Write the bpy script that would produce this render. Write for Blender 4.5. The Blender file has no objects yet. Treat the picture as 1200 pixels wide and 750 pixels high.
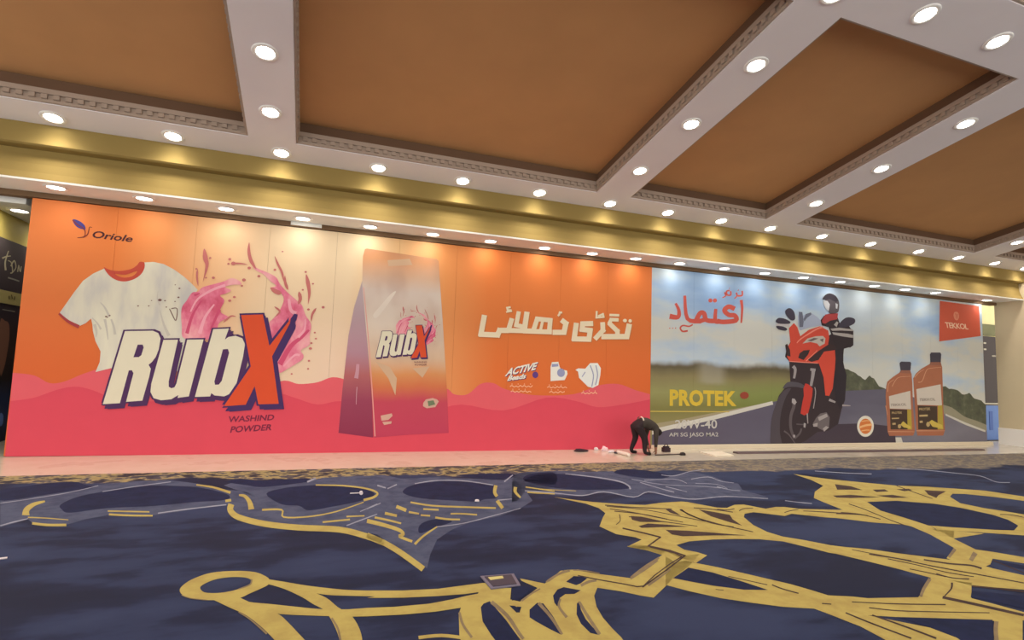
import bpy, bmesh, math, random
from mathutils import Vector, Matrix, geometry
random.seed(7)
SC = bpy.context.scene
COL = SC.collection

# ------------------------------------------------------------------ camera, world, exposure
F_PX, YAW, PITCH, ROLL = 637.574, 0.3509, 0.0843, 0.0354
EYE = Vector((0, 0, 1.7))
fwd = Vector((math.sin(YAW)*math.cos(PITCH), math.cos(YAW)*math.cos(PITCH), math.sin(PITCH)))
r0 = Vector((math.cos(YAW), -math.sin(YAW), 0)); u0 = r0.cross(fwd)
RT = r0*math.cos(ROLL) + u0*math.sin(ROLL); UP = -r0*math.sin(ROLL) + u0*math.cos(ROLL)
cam_d = bpy.data.cameras.new('camera'); cam = bpy.data.objects.new('camera', cam_d); COL.objects.link(cam)
cam_d.sensor_width = 36; cam_d.lens = F_PX*36/1200; cam_d.clip_end = 200
mw = Matrix((RT, UP, -fwd)).transposed().to_4x4(); mw.translation = EYE
cam.matrix_world = mw; SC.camera = cam

world = bpy.data.worlds.new('hall_ambient'); SC.world = world; world.use_nodes = True
bg = world.node_tree.nodes['Background']
bg.inputs[0].default_value = (1.0, 0.92, 0.80, 1); bg.inputs[1].default_value = 1.15
SC.view_settings.view_transform = 'Standard'; SC.view_settings.look = 'None'
SC.view_settings.exposure = 0.78; SC.view_settings.gamma = 1.0; SC.view_settings.use_curve_mapping = False
LAMP_W = 45.0
LAMP_COL = (1.0, 0.90, 0.77)

# ------------------------------------------------------------------ measured layout (metres)
D = 10.453                      # plane of the two posters
HB = 4.06                       # their height
BX0, BX1, BX2 = -4.245, 7.189, 18.93
SOF = 4.157                     # underside of the low soffit over the posters
FASC = 9.74                     # face of the fascia
def zc(y, h=0.0): return 5.041 + 0.2*(9.5 - y) + h      # raked ceiling soffit plane
def fz(x): return 0.066 - 0.0078*(x + 4.23)              # very gently falling floor
def ray(px, py): return fwd*F_PX + RT*(px-600) - UP*(py-375)
def on_board(px, py, off=0.0):
    d = ray(px, py); t = D/d.y; p = EYE + d*t
    return Vector((p.x, D-off, p.z))
def on_floor(px, py, off=0.0):
    d = ray(px, py)
    t = (0.066-0.0078*4.23 - EYE.z)/(d.z + 0.0078*d.x); p = EYE + d*t
    return Vector((p.x, p.y, fz(p.x)+off))

# ------------------------------------------------------------------ materials
def lin(c): 
    c /= 255.0
    return c/12.92 if c <= 0.04045 else ((c+0.055)/1.055)**2.4
def rgb(r, g, b, k=(1, 1, 1)): return (min(.95, lin(r)/k[0]), min(.95, lin(g)/k[1]), min(.95, lin(b)/k[2]), 1)
KP = (.95, 0.84, 0.74)          # poster light level: prints are given as they look under it
KF = (0.9, 0.82, 0.68)
KC = (1.62, 1.40, 1.10)
class T:
    def __init__(s, name, rough=0.7, spec=0.3):
        s.m = bpy.data.materials.new(name); s.m.use_nodes = True; s.t = s.m.node_tree
        s.b = s.t.nodes['Principled BSDF']; s.b.inputs['Roughness'].default_value = rough
        s.b.inputs['Specular IOR Level'].default_value = spec
        s.tc = None
    def new(s, k): return s.t.nodes.new(k)
    def link(s, a, b): s.t.links.new(a, b)
    def setin(s, sock, v):
        if hasattr(v, 'is_linked') or isinstance(v, bpy.types.NodeSocket): s.link(v, sock)
        else: sock.default_value = v
    def obj(s):
        if not s.tc: s.tc = s.new('ShaderNodeTexCoord')
        return s.tc.outputs['Object']
    def xyz(s):
        n = s.new('ShaderNodeSeparateXYZ'); s.link(s.obj(), n.inputs[0]); return n.outputs
    def math(s, op, a, b=0.0, clamp=False):
        n = s.new('ShaderNodeMath'); n.operation = op; n.use_clamp = clamp
        s.setin(n.inputs[0], a); s.setin(n.inputs[1], b); return n.outputs[0]
    def step(s, v, a, b):      # smooth 0..1 from a to b
        n = s.new('ShaderNodeMapRange'); n.interpolation_type = 'SMOOTHSTEP'
        s.setin(n.inputs[0], v); n.inputs[1].default_value = a; n.inputs[2].default_value = b; return n.outputs[0]
    def mix(s, f, a, b):
        n = s.new('ShaderNodeMix'); n.data_type = 'RGBA'
        s.setin(n.inputs[0], f); s.setin(n.inputs[6], a); s.setin(n.inputs[7], b); return n.outputs[2]
    def ramp(s, v, stops):
        n = s.new('ShaderNodeValToRGB'); e = n.color_ramp.elements
        while len(e) < len(stops): e.new(0.5)
        for i, (p, c) in enumerate(stops): e[i].position = p; e[i].color = c
        s.setin(n.inputs[0], v); return n.outputs[0]
    def noise(s, scale, detail=3, stretch=(1, 1, 1), rough=0.5, off=(0, 0, 0)):
        mp = s.new('ShaderNodeMapping'); s.link(s.obj(), mp.inputs[0])
        mp.inputs['Scale'].default_value = stretch; mp.inputs['Location'].default_value = off
        n = s.new('ShaderNodeTexNoise'); n.inputs['Scale'].default_value = scale; n.inputs['Detail'].default_value = detail
        n.inputs['Roughness'].default_value = rough
        s.link(mp.outputs[0], n.inputs['Vector']); return n.outputs[0]
    def base(s, v): s.setin(s.b.inputs['Base Color'], v); return s
    def bump(s, h, strength=0.2, dist=0.01):
        n = s.new('ShaderNodeBump'); n.inputs['Strength'].default_value = strength; n.inputs['Distance'].default_value = dist
        s.link(h, n.inputs['Height']); s.link(n.outputs[0], s.b.inputs['Normal'])
_cache = {}
def pm(r, g, b, var=0.0, rough=0.65, k=KP, scale=3.0, key='print'):
    """printed / painted colour with a faint procedural variation"""
    q = (r, g, b, var, rough, k, scale)
    if q in _cache: return _cache[q]
    t = T('%s_%d_%d_%d' % (key, r, g, b), rough)
    c = rgb(r, g, b, k)
    v = max(var, 0.04)
    t.base(t.mix(t.noise(scale, 3), tuple(x*(1-v) for x in c[:3])+(1,), tuple(min(.95, x*(1+v)) for x in c[:3])+(1,)))
    _cache[q] = t.m; return t.m

# ------------------------------------------------------------------ objects
def root_loc(o):
    v = Vector((0, 0, 0))
    while o is not None: v += o.location; o = o.parent
    return v
def tag(o, label=None, cat=None, group=None, kind=None):
    if label: o['label'] = label
    if cat: o['category'] = cat
    if group: o['group'] = group
    if kind: o['kind'] = kind
    return o
def empty(name, loc, label=None, cat=None, group=None, kind=None):
    o = bpy.data.objects.new(name, None); COL.objects.link(o); o.location = loc; o.empty_display_size = 0.1
    return tag(o, label, cat, group, kind)
def mesh(name, verts, faces, mat, parent=None, loc=None, smooth=False):
    """world-space verts; the object's origin is the parent's origin or loc"""
    org = root_loc(parent) if parent else Vector(loc or (0, 0, 0))
    me = bpy.data.meshes.new(name); me.from_pydata([tuple(Vector(v)-org) for v in verts], [], faces); me.update()
    if mat: me.materials.append(mat)
    if smooth:
        for p in me.polygons: p.use_smooth = True
    o = bpy.data.objects.new(name, me); COL.objects.link(o)
    if parent: o.parent = parent
    else: o.location = org
    return o
class MB:
    def __init__(s): s.v = []; s.f = []
    def add(s, vs, fs):
        n = len(s.v); s.v += [Vector(v) for v in vs]; s.f += [tuple(i+n for i in f) for f in fs]; return s
    def box(s, x0, x1, y0, y1, z0, z1, fn=None):
        vs = [Vector((x, y, z)) for z in (z0, z1) for y in (y0, y1) for x in (x0, x1)]
        if fn: vs = [fn(v) for v in vs]
        return s.add(vs, [(0, 2, 3, 1), (4, 5, 7, 6), (0, 1, 5, 4), (2, 6, 7, 3), (0, 4, 6, 2), (1, 3, 7, 5)])
    def prism_x(s, prof, x0, x1):       # profile in (y,z), extruded along x
        n = len(prof); vs = [(x, y, z) for x in (x0, x1) for y, z in prof]
        fs = [(i, (i+1) % n, n+(i+1) % n, n+i) for i in range(n)] + [tuple(range(n-1, -1, -1)), tuple(range(n, 2*n))]
        return s.add(vs, fs)
    def lathe(s, prof, n=20, c=(0, 0, 0)):
        vs = [(c[0]+r*math.cos(2*math.pi*k/n), c[1]+r*math.sin(2*math.pi*k/n), c[2]+z) for r, z in prof for k in range(n)]
        fs = [(i*n+k, i*n+(k+1) % n, (i+1)*n+(k+1) % n, (i+1)*n+k) for i in range(len(prof)-1) for k in range(n)]
        return s.add(vs, fs)
    def tube(s, a, b, ra, rb, n=8):
        a = Vector(a); b = Vector(b); d = (b-a).normalized()
        u = d.orthogonal().normalized(); w = d.cross(u)
        vs = [a+(u*math.cos(2*math.pi*k/n)+w*math.sin(2*math.pi*k/n))*ra for k in range(n)] + [b+(u*math.cos(2*math.pi*k/n)+w*math.sin(2*math.pi*k/n))*rb for k in range(n)]
        return s.add(vs, [(k, (k+1) % n, n+(k+1) % n, n+k) for k in range(n)] + [tuple(range(n-1, -1, -1)), tuple(range(n, 2*n))])
    def build(s, name, mat, parent=None, loc=None, smooth=False): return mesh(name, s.v, s.f, mat, parent, loc, smooth)

# flat print helpers: outlines in photo pixels laid onto a real plane (poster or carpet)
def cr(pts, closed=True, n=4):
    """Catmull-Rom rounding of an outline"""
    out = []; m = len(pts)
    rng = range(m) if closed else range(m-1)
    for i in rng:
        if closed: p0, p1, p2, p3 = pts[i-1], pts[i], pts[(i+1) % m], pts[(i+2) % m]
        else: p0, p1, p2, p3 = pts[max(i-1, 0)], pts[i], pts[i+1], pts[min(i+2, m-1)]
        for k in range(n):
            t = k/n
            out.append(tuple(0.5*((2*p1[j]) + (-p0[j]+p2[j])*t + (2*p0[j]-5*p1[j]+4*p2[j]-p3[j])*t*t + (-p0[j]+3*p1[j]-3*p2[j]+p3[j])*t**3) for j in (0, 1)))
    if not closed: out.append(tuple(pts[-1]))
    return out
def crop(x0, y0, s, pts): return [(x0+p[0]/s, y0+p[1]/s) for p in pts]
def stroke_poly(pts, w0, w1=None, round_=True, taper=False):
    """outline of a brush stroke of given width (pixels)"""
    if round_ and len(pts) > 2: pts = cr(pts, False)
    w1 = w0 if w1 is None else w1
    L = []; R = []; m = len(pts)
    for i, p in enumerate(pts):
        a = pts[max(i-1, 0)]; b = pts[min(i+1, m-1)]
        dx, dy = b[0]-a[0], b[1]-a[1]; l = math.hypot(dx, dy) or 1
        w = (w0+(w1-w0)*i/(m-1))/2
        if taper: w *= min(1, .12+3.2*i/(m-1), .12+3.2*(1-i/(m-1)))
        nx, ny = -dy/l*w, dx/l*w
        L.append((p[0]+nx, p[1]+ny)); R.append((p[0]-nx, p[1]-ny))
    return L, R
SPLIT = {'printed_bag_shade', 'printed_road_line', 'printed_urdu_slogan', 'printed_splash_drips', 'printed_splash_shine', 'printed_mirror', 'printed_splash_shade', 'printed_bag_badge', 'printed_engine_highlight', 'printed_fairing_vent', 'printed_bag_shine', 'printed_sleeve_stripe', 'printed_fold', 'printed_visor', 'printed_treeline', 'printed_stain', 'printed_instrument', 'printed_fork', 'printed_headlamp_shade'}
class Print:
    """collects flat printed shapes on one plane, facing the room"""
    def __init__(s, plane, off): s.plane = plane; s.off = off; s.v = []; s.f = []; s.marks = []
    def lift(s): s.marks.append((len(s.v), len(s.f))); s.off += .00006
    def P(s, p): return s.plane(p[0], p[1], s.off)
    def poly(s, pts, holes=(), smooth=False):
        s.lift()
        if smooth: pts = cr(pts); holes = [cr(h) for h in holes]
        loops = [[s.P(p) for p in pts]] + [[s.P(p) for p in h] for h in holes]
        flat = [v for l in loops for v in l]
        two = [[Vector((v.x, v.z if s.plane is not on_floor else v.y, 0)) for v in l] for l in loops]
        tris = geometry.tessellate_polygon(two)
        n = len(s.v); s.v += flat
        for t in tris:
            a, b, c = (flat[i] for i in t)
            nrm = (b-a).cross(c-a)
            good = nrm.z > 0 if s.plane is on_floor else nrm.y < 0
            s.f.append(tuple(i+n for i in (t if good else t[::-1])))
        return s
    def stroke(s, pts, w0, w1=None, round_=True, taper=False):
        if not round_ and len(pts) > 2:          # square pen: one bar per segment, overlapping at the corners
            k = len(pts)-1
            for i in range(k):
                (ax, ay), (bx, by) = pts[i], pts[i+1]; l = math.hypot(bx-ax, by-ay) or 1; ux, uy = (bx-ax)/l, (by-ay)/l
                e0 = w0*.42 if i else 0; e1_ = w0*.42 if i < k-1 else 0
                a = (ax-ux*e0, ay-uy*e0); b = (bx+ux*e1_, by+uy*e1_); nx, ny = -uy*w0/2, ux*w0/2
                s.poly([(a[0]+nx, a[1]+ny), (b[0]+nx, b[1]+ny), (b[0]-nx, b[1]-ny), (a[0]-nx, a[1]-ny)])
            return s
        s.lift(); L, R = stroke_poly(pts, w0, w1, round_, taper)
        n = len(s.v); m = len(L)
        s.v += [s.P(p) for p in L] + [s.P(p) for p in R]
        for i in range(m-1):
            q = (n+i, n+i+1, n+m+i+1, n+m+i)
            a, b, c = s.v[q[0]], s.v[q[1]], s.v[q[2]]; nrm = (b-a).cross(c-a)
            good = nrm.z > 0 if s.plane is on_floor else nrm.y < 0
            s.f.append(q if good else q[::-1])
        return s
    def ell(s, cx, cy, rx, ry, n=16, rot=0):
        c, q = math.cos(rot), math.sin(rot)
        return s.poly([(cx+rx*math.cos(a)*c-ry*math.sin(a)*q, cy+rx*math.cos(a)*q+ry*math.sin(a)*c) for a in [2*math.pi*k/n for k in range(n)]])
    def text(s, string, quad, bold=0.0, shear=0.0, space=1.0):
        """quad: BL, BR, TR, TL in pixels"""; s.lift()
        cu = bpy.data.curves.new('lettering', 'FONT'); cu.body = string; cu.offset = bold; cu.shear = shear; cu.space_character = space
        cu.resolution_u = 3
        o = bpy.data.objects.new('lettering', cu); COL.objects.link(o)
        dg = bpy.context.evaluated_depsgraph_get(); dg.update()
        me = bpy.data.meshes.new_from_object(o.evaluated_get(dg))
        xs = [v.co.x for v in me.vertices]; ys = [v.co.y for v in me.vertices]
        x0, x1, y0, y1 = min(xs), max(xs), min(ys), max(ys)
        n = len(s.v)
        for v in me.vertices:
            u = (v.co.x-x0)/(x1-x0); w = (v.co.y-y0)/(y1-y0)
            p = [(quad[0][j]*(1-u)+quad[1][j]*u)*(1-w)+(quad[3][j]*(1-u)+quad[2][j]*u)*w for j in (0, 1)]
            s.v.append(s.P(p))
        for f in me.polygons:
            q = tuple(i+n for i in f.vertices); a, b, c = s.v[q[0]], s.v[q[1]], s.v[q[2]]
            s.f.append(q if (b-a).cross(c-a).y < 0 else q[::-1])
        bpy.data.objects.remove(o); bpy.data.curves.remove(cu); bpy.data.meshes.remove(me)
        return s
    def build(s, name, mat, parent):
        if not (name in SPLIT and len(s.marks) > 1): return mesh(name, s.v, s.f, mat, parent)
        ends = s.marks[1:] + [(len(s.v), len(s.f))]; first = None
        for (v0, f0), (v1, f1) in zip(s.marks, ends):      # each printed shape is a part of its own
            o = mesh(name, s.v[v0:v1], [tuple(i-v0 for i in f) for f in s.f[f0:f1]], mat, parent); first = first or o
        return first

# ================================================================== STRUCTURE
# --- materials of the room
t = T('polished_marble', 0.16, 0.5); v = t.noise(1.6, 5, (1, 1, 1), .6)
t.base(t.ramp(v, [(.3, rgb(200, 184, 154, KF)), (.55, rgb(206, 191, 162, KF)), (.62, rgb(196, 179, 150, KF)), (.75, rgb(207, 192, 164, KF))])); M_MARBLE = t.m
t = T('navy_carpet', 0.85, 0.25)
x, y, z = t.xyz()
f1 = t.noise(1.0, 3, (.55, 1.0, 1), .55); f2 = t.noise(2.6, 4, (.5, 1.2, 1), .6, (3, 7, 0))
mott = t.math('ADD', t.math('MULTIPLY', f1, .65), t.math('MULTIPLY', f2, .35))
navy = t.ramp(mott, [(.40, rgb(24, 31, 58, KC)), (.47, rgb(30, 38, 67, KC)), (.515, rgb(47, 57, 87, KC)), (.60, rgb(57, 66, 96, KC))])
band_n = t.noise(4.5, 3, (.8, 1.1, 1), .6, (1, 2, 0))
band_c = t.ramp(band_n, [(.36, rgb(52, 46, 56, KC)), (.43, rgb(92, 80, 76, KC)), (.47, rgb(190, 160, 100, KC)), (.53, rgb(196, 168, 108, KC)), (.56, rgb(104, 94, 96, KC)), (.64, rgb(70, 62, 70, KC))])
band_c = t.mix(t.math('MULTIPLY', t.step(x, 2.0, 9.0), .62), band_c, rgb(146, 130, 116, KC))
edge = t.math('ADD', t.math('ADD', y, t.math('MULTIPLY', x, .055)), t.math('MULTIPLY', t.noise(.8, 3, (1, .2, 1)), 1.2))
col = t.mix(t.step(edge, 8.72, 8.86), navy, band_c)
t.base(col); t.bump(t.noise(260, 2), .25, .004); M_CARPET = t.m
def carpet_mat(name, r, g, b, r2, g2, b2):
    t = T(name, 0.88, 0.2); n = t.noise(5, 4, (1, 1, 1), .65)
    t.base(t.ramp(n, [(.35, rgb(r2, g2, b2, KC)), (.58, rgb(r, g, b, KC))])); t.bump(t.noise(260, 2), .25, .004); return t.m
M_GOLD = carpet_mat('gold_pile', 226, 194, 102, 210, 176, 93)
M_GOLD_D = carpet_mat('dark_gold_pile', 172, 144, 100, 148, 122, 90)  # darker gold of the scroll edges
M_NAVY2 = carpet_mat('navy_pile', 34, 43, 76, 26, 34, 64)
M_GREYP = carpet_mat('grey_pile', 98, 100, 118, 78, 81, 102)
M_GREYL = carpet_mat('pale_grey_pile', 190, 184, 186, 160, 154, 160)
M_BROWNP = carpet_mat('brown_pile', 92, 68, 58, 76, 56, 52)

def plaster(name, c, rough=.75, var=.05, k=KF):
    t = T(name, rough); a = rgb(*c, k); n = t.noise(1.3, 4)
    t.base(t.mix(n, tuple(q*(1-var) for q in a[:3])+(1,), tuple(min(.95, q*(1+var)) for q in a[:3])+(1,))); return t.m
M_SOF = plaster('cream_soffit_paint', (230, 218, 208)); M_FASC = plaster('olive_gold_wallcover', (144, 119, 64), .9, .12)
M_COFF = plaster('brown_coffer_lining', (192, 140, 88), .8, .10); M_RECESS_SHADE = plaster('brown_recess_shade', (104, 76, 54))
M_MOULD = plaster('plaster_moulding', (168, 146, 124)); M_WALL = plaster('beige_wall_paint', (206, 186, 146))
M_DARKTRIM = plaster('dark_brown_trim', (118, 90, 62)); M_TAN = plaster('tan_wall_paint', (150, 124, 92))
M_WHITE = plaster('white_paint', (232, 222, 206)); M_GREYW = plaster('grey_white_paint', (232, 240, 244))
M_OLIVEW = plaster('olive_gold_wall', (196, 170, 84), .6, .1)

XL, XR, YB = -13.0, 19.6, -7.0
def shear(v): return Vector((v.x, v.y, v.z + fz(v.x)))
fl = MB().box(XL, 26, YB, 17, -.12, 0, shear).build('floor', M_MARBLE); tag(fl, kind='structure')
car = MB().box(XL, XR-.05, YB, 8.87, .0005, .012, shear).build('carpet', M_CARPET)
tag(car, 'navy fitted carpet with golden scrollwork in front of the posters', 'carpet')

# --- raked coffered ceiling
ceil = empty('ceiling', (0, 0, 0), kind='structure')
BEAMS = [(-7.4, .35), (-0.78, .345), (5.38, .37), (9.66, .43), (16.75, .42)]
BANDS = [(9.15, 9.71), (3.72, 4.53), (-2.3, -1.5)]
HC = .36
def sl(v): return Vector((v.x, v.y, v.z + zc(v.y)))
for i, (a, b) in enumerate(BANDS):
    MB().box(XL, XR, a, b, 0, HC+.1, sl).build('cross_beam', M_SOF, ceil)
ycells = [(-7, -2.3), (-1.5, 3.72), (4.53, 9.15)]
for c, w in BEAMS:
    for a, b in ycells:
        MB().box(c-w, c+w, a, b, 0, HC+.1, sl).build('beam', M_SOF, ceil)
xcells = []; px_ = XL
for c, w in BEAMS: xcells.append((px_, c-w)); px_ = c+w
xcells.append((px_, XR))
for x0, x1 in xcells:
    for y0, y1 in ycells:
        g = .004
        MB().box(x0, x1, y0, y1, HC, HC+.08, sl).build('coffer_panel', M_COFF, ceil)
        cor = MB()      # recess face above the moulding, its shade painted in as dark brown
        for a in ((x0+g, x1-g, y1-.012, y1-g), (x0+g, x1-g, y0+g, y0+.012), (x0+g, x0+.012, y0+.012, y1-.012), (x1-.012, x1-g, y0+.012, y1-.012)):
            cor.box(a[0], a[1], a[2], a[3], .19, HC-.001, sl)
        cor.build('recess_shade_face', M_RECESS_SHADE, ceil)
        mo = MB(); m2 = .035
        for (lo, hi, pr) in ((.012, .05, .03), (.05, .12, .018), (.12, .19, .05)):
            for a in ((x0+g, x1-g, y1-pr, y1-g), (x0+g, x1-g, y0+g, y0+pr), (x0+g, x0+pr, y0+pr, y1-pr), (x1-pr, x1-g, y0+pr, y1-pr)):
                mo.box(a[0], a[1], a[2], a[3], lo, hi, sl)
        mo.build('crown_moulding', M_MOULD, ceil)
        if y1 > 9 and x1 > -7:
            de = MB(); k = x0+.1
            while k < x1-.1:
                de.box(k, k+.07, y1-.05, y1-.018, .055, .115, sl); k += .14
            for xe, s_ in ((x0, 1), (x1, -1)):
                k = y0+.1
                while k < y1-.1:
                    xa, xb = sorted((xe+s_*.018, xe+s_*.05)); de.box(xa, xb, k, k+.07, .055, .115, sl); k += .14
            o = de.build('dentil_row', M_MOULD, ceil); o['kind'] = 'stuff'

# --- header wall over the posters: low soffit, cove and lip
hd = empty('wall_front', (0, D, SOF), kind='structure')
prof = [(9.74, SOF+.03), (9.80, SOF+.14), (9.84, SOF+.28), (9.855, SOF+.42), (9.855, 4.655), (9.72, 4.675), (9.70, 4.70), (9.70, 5.25), (10.6, 5.25), (10.6, SOF+.03)]
MB().prism_x(prof, XL, XR).build('fascia', M_FASC, hd)
MB().box(XL, XR, 9.74, 10.43, SOF, SOF+.029).build('soffit', M_GREYW, hd)
MB().box(XL, XR, 10.431, 10.6, HB+.012, SOF+.029).build('shadow_trim', M_DARKTRIM, hd)
MB().box(-.485, .041, 10.395, 10.43, HB+.03, SOF-.001).build('access_block', M_GREYW, hd)
# --- walls
wl = MB().box(-5.2, -5.0, 10.65, 17, -.1, 6).build('wall_left', M_OLIVEW); tag(wl, kind='structure')
wb = MB().box(-5.2, 26, 17, 17.2, -.25, 6).build('wall_back', M_TAN); tag(wb, kind='structure')
wr = MB().box(19.6, 19.85, YB, 10.49, -.3, 6.0).build('wall_right', M_WALL); tag(wr, kind='structure')
MB().box(19.56, 19.6, 8.9, 10.49, -.3, .37).build('baseboard_right', M_WHITE, None); bpy.data.objects['baseboard_right']['kind'] = 'structure'
cb = MB().box(-4.999, -4.4, 10.65, 17, 3.99, 4.15).build('trim_1', M_GREYW); tag(cb, kind='structure')
cl2 = MB().box(-5.2, 26, 10.61, 17, 5.0, 5.1).build('ceiling_2', M_TAN); tag(cl2, kind='structure')

# ================================================================== DOWNLIGHTS
t = T('lamp_glass', .3); t.b.inputs['Emission Color'].default_value = (1.0, .93, .80, 1); t.b.inputs['Emission Strength'].default_value = 14
t.base((.9, .9, .85, 1)); M_LENS = t.m
M_RING = plaster('white_lamp_ring', (236, 226, 210), .4)
_ring = MB().lathe([(.105, .004), (.112, -.010), (.150, -.012), (.160, .0), (.160, .004)], 24)
_lens = MB().lathe([(.0005, -.012), (.06, -.011), (.104, -.004)], 24)
def lamp_mesh(mb, name, mat):
    me = bpy.data.meshes.new(name); me.from_pydata([tuple(v) for v in mb.v], [], mb.f); me.materials.append(mat)
    for p in me.polygons: p.use_smooth = True
    return me
RING_ME = lamp_mesh(_ring, 'trim_ring', M_RING); LENS_ME = lamp_mesh(_lens, 'lens', M_LENS)
_ld = {}
def light_data(w, ang):
    if (w, ang) not in _ld:
        l = bpy.data.lights.new('downlight_beam', 'SPOT'); l.energy = w; l.color = LAMP_COL; l.spot_size = math.radians(ang); l.spot_blend = 1.0
        l.shadow_soft_size = .09; _ld[(w, ang)] = l
    return _ld[(w, ang)]
def downlight(x, y, z, label, group, w=1.0, ang=150, tilt=0.0):
    e = empty('downlight', (x, y, z-.0045), label, 'downlight', group)
    e.rotation_euler = (tilt, 0, 0)
    for nm, me in (('trim_ring', RING_ME), ('lens', LENS_ME)):
        o = bpy.data.objects.new(nm, me); COL.objects.link(o); o.parent = e
    l = bpy.data.objects.new('beam', light_data(round(LAMP_W*w, 2), ang)); COL.objects.link(l); l.parent = e; l.location = (0, 0, -.03)
    return e
RAKE = -math.atan(.2)
LOWX = [(-3.784, 9.99), (-2.643, 10.02), (-1.484, 10.07), (-.281, 10.11), (.876, 10.13), (2.04, 10.15), (3.207, 10.16), (4.391, 10.19), (5.502, 10.19), (6.585, 10.19), (7.725, 10.15), (8.969, 10.14), (10.175, 10.13), (11.394, 10.10), (12.662, 10.12), (13.873, 10.10), (15.053, 10.09), (16.228, 10.06), (18.80, 10.24)]
LOWLAB = ['bird brand mark', 'white shirt collar', 'pink splash on the shirt side', 'gap between splash and powder bag', 'tall corner of the powder bag', 'low corner of the powder bag',
          'end letter of the cream Urdu headline', 'gap inside the cream Urdu headline', 'opening letters of the cream Urdu headline', 'plain orange corner beside the road poster',
          'end letter of the red Urdu slogan', 'small top word of the red Urdu slogan', 'sky between red slogan and motorcycle', 'motorcycle windscreen', 'rider helmet', 'sky between rider and oil bottles', 'small oil bottle', 'tall oil bottle', 'red brand corner']
for x, y in ((-6.2, 9.99), (-5.0, 9.99)):  # soffit lamps out of view, added for illumination
    downlight(x, y, SOF, 'small added soffit downlight, unseen past the shirt end of the orange poster', 'downlights of the low soffit', .11, 160)
for (x, y), l_ in zip(LOWX, LOWLAB):
    downlight(x, y, SOF, 'small downlight in the low soffit above the ' + l_, 'downlights of the low soffit', .11, 160)
ORD = ['first', 'second', 'third', 'fourth', 'fifth', 'sixth']
BNAME = ['beam above the red letter X', 'beam over the border between both posters', 'beam over the motorcycle picture', 'beam close to the beige end wall']
UPX = [(-6.7, 'added unseen border downlight, fourth before the ' + BNAME[0]), (-5.2, 'added unseen border downlight, third before the ' + BNAME[0]), (-3.71, 'second border downlight before the ' + BNAME[0]), (-2.2, 'border downlight just before the ' + BNAME[0]), (-.66, 'border downlight at the foot of the ' + BNAME[0])]  # the two farthest before the beam are unseen, added for illumination
UPX += [(x, '%s border downlight past the %s' % (ORD[i], BNAME[0])) for i, x in enumerate((.9, 2.41, 3.94))] + [(5.49, 'border downlight at the foot of the ' + BNAME[1])]
UPX += [(x, '%s border downlight past the %s' % (ORD[i], BNAME[1])) for i, x in enumerate((6.89, 8.29))] + [(9.68, 'border downlight at the foot of the ' + BNAME[2])]
UPX += [(x, '%s border downlight past the %s' % (ORD[i], BNAME[2])) for i, x in enumerate((11.27, 12.91, 14.67))] + [(16.24, 'border downlight at the foot of the ' + BNAME[3]), (17.8, 'border downlight just past the ' + BNAME[3]), (19.2, 'border downlight touching the beige end wall')]
for x, l_ in UPX:
    downlight(x, 9.47, zc(9.47), l_, 'downlights along the ceiling border', 1.0, 150, RAKE)
BL = [(-0.77, (8.42, 7.21, 6.0, 5.1)), (5.37, (8.22, 6.81, 5.48, 4.3)), (9.66, (8.24, 6.85, 5.46)), (16.6, (8.34, 6.9, 5.5))]  # beam lamps that fall out of view are added for illumination
for (x, ys), nm in zip(BL, BNAME):
    for i, y in enumerate(ys):
        downlight(x, y, zc(y), '%s downlight out from the ceiling border on the %s' % (ORD[i], nm), 'downlights on the ceiling beams', 1.0, 150, RAKE)
CRX = [(x, None) for x in (-6, -4.6, -3.2, -1.8, 1, 2.4, 3.8, 11, 12.4, 13.8, 15.2, 18)]  # unlabelled ones are unseen lamps, added to light the floor
CRX += [(6.7, 'first crosswise band downlight past the ' + BNAME[1]), (8.08, 'second crosswise band downlight past the ' + BNAME[1])]
for x, l_ in CRX:
    side = 'washing powder' if x < 5 else 'oil'
    downlight(x, 4.17, zc(4.17), l_ or 'added unseen downlight on the wide crosswise band facing the %s poster' % side, 'downlights on the crosswise band', 1.0, 150, RAKE)
for x in (-5, -2.5, 0, 2.5, 5, 7.5, 10, 12.5, 15):  # unseen row behind the camera, added to light the floor evenly
    downlight(x, -1.9, zc(-1.9), 'added unseen downlight on the rear crosswise ceiling band', 'added unseen downlights on the rear crosswise band', 1.4, 150, RAKE)
for y in (11.2, 12.6):
    downlight(-4.7, y, 3.99, 'round downlight in the pale trim above the dark side banner', 'downlights above the side banner', .35, 150)
dl = downlight(20.6, 11.3, 5.0, 'lone downlight above the narrow banners past the poster end', None, .8, 150)

# ================================================================== POSTER 1: washing powder
b1 = empty('billboard', (BX0, D, 0), 'giant orange and pink washing powder poster with shirt, splash and powder bag', 'billboard')
L1 = BX1-BX0
t = T('orange_pink_print', .6, .3); x, y, z = t.xyz()
def xs(px): return (on_board(px, 300).x-BX0)/L1
u = t.math('DIVIDE', x, L1)
top = t.ramp(u, [(0, rgb(228, 124, 64, KP)), (.10, rgb(229, 124, 60, KP)), (.165, rgb(232, 146, 84, KP)), (.21, rgb(238, 178, 126, KP)), (.31, rgb(240, 205, 164, KP)), (.42, rgb(240, 208, 168, KP)), (.50, rgb(238, 186, 130, KP)), (.58, rgb(232, 148, 84, KP)), (.66, rgb(227, 124, 60, KP)), (1, rgb(224, 118, 56, KP))])
low = t.ramp(u, [(0, rgb(214, 98, 46, KP)), (.12, rgb(214, 98, 44, KP)), (.20, rgb(222, 140, 88, KP)), (.28, rgb(228, 196, 160, KP)), (.40, rgb(232, 196, 168, KP)), (.48, rgb(230, 182, 150, KP)), (.58, rgb(226, 146, 88, KP)), (.68, rgb(220, 108, 48, KP)), (1, rgb(216, 100, 46, KP))])
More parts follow.
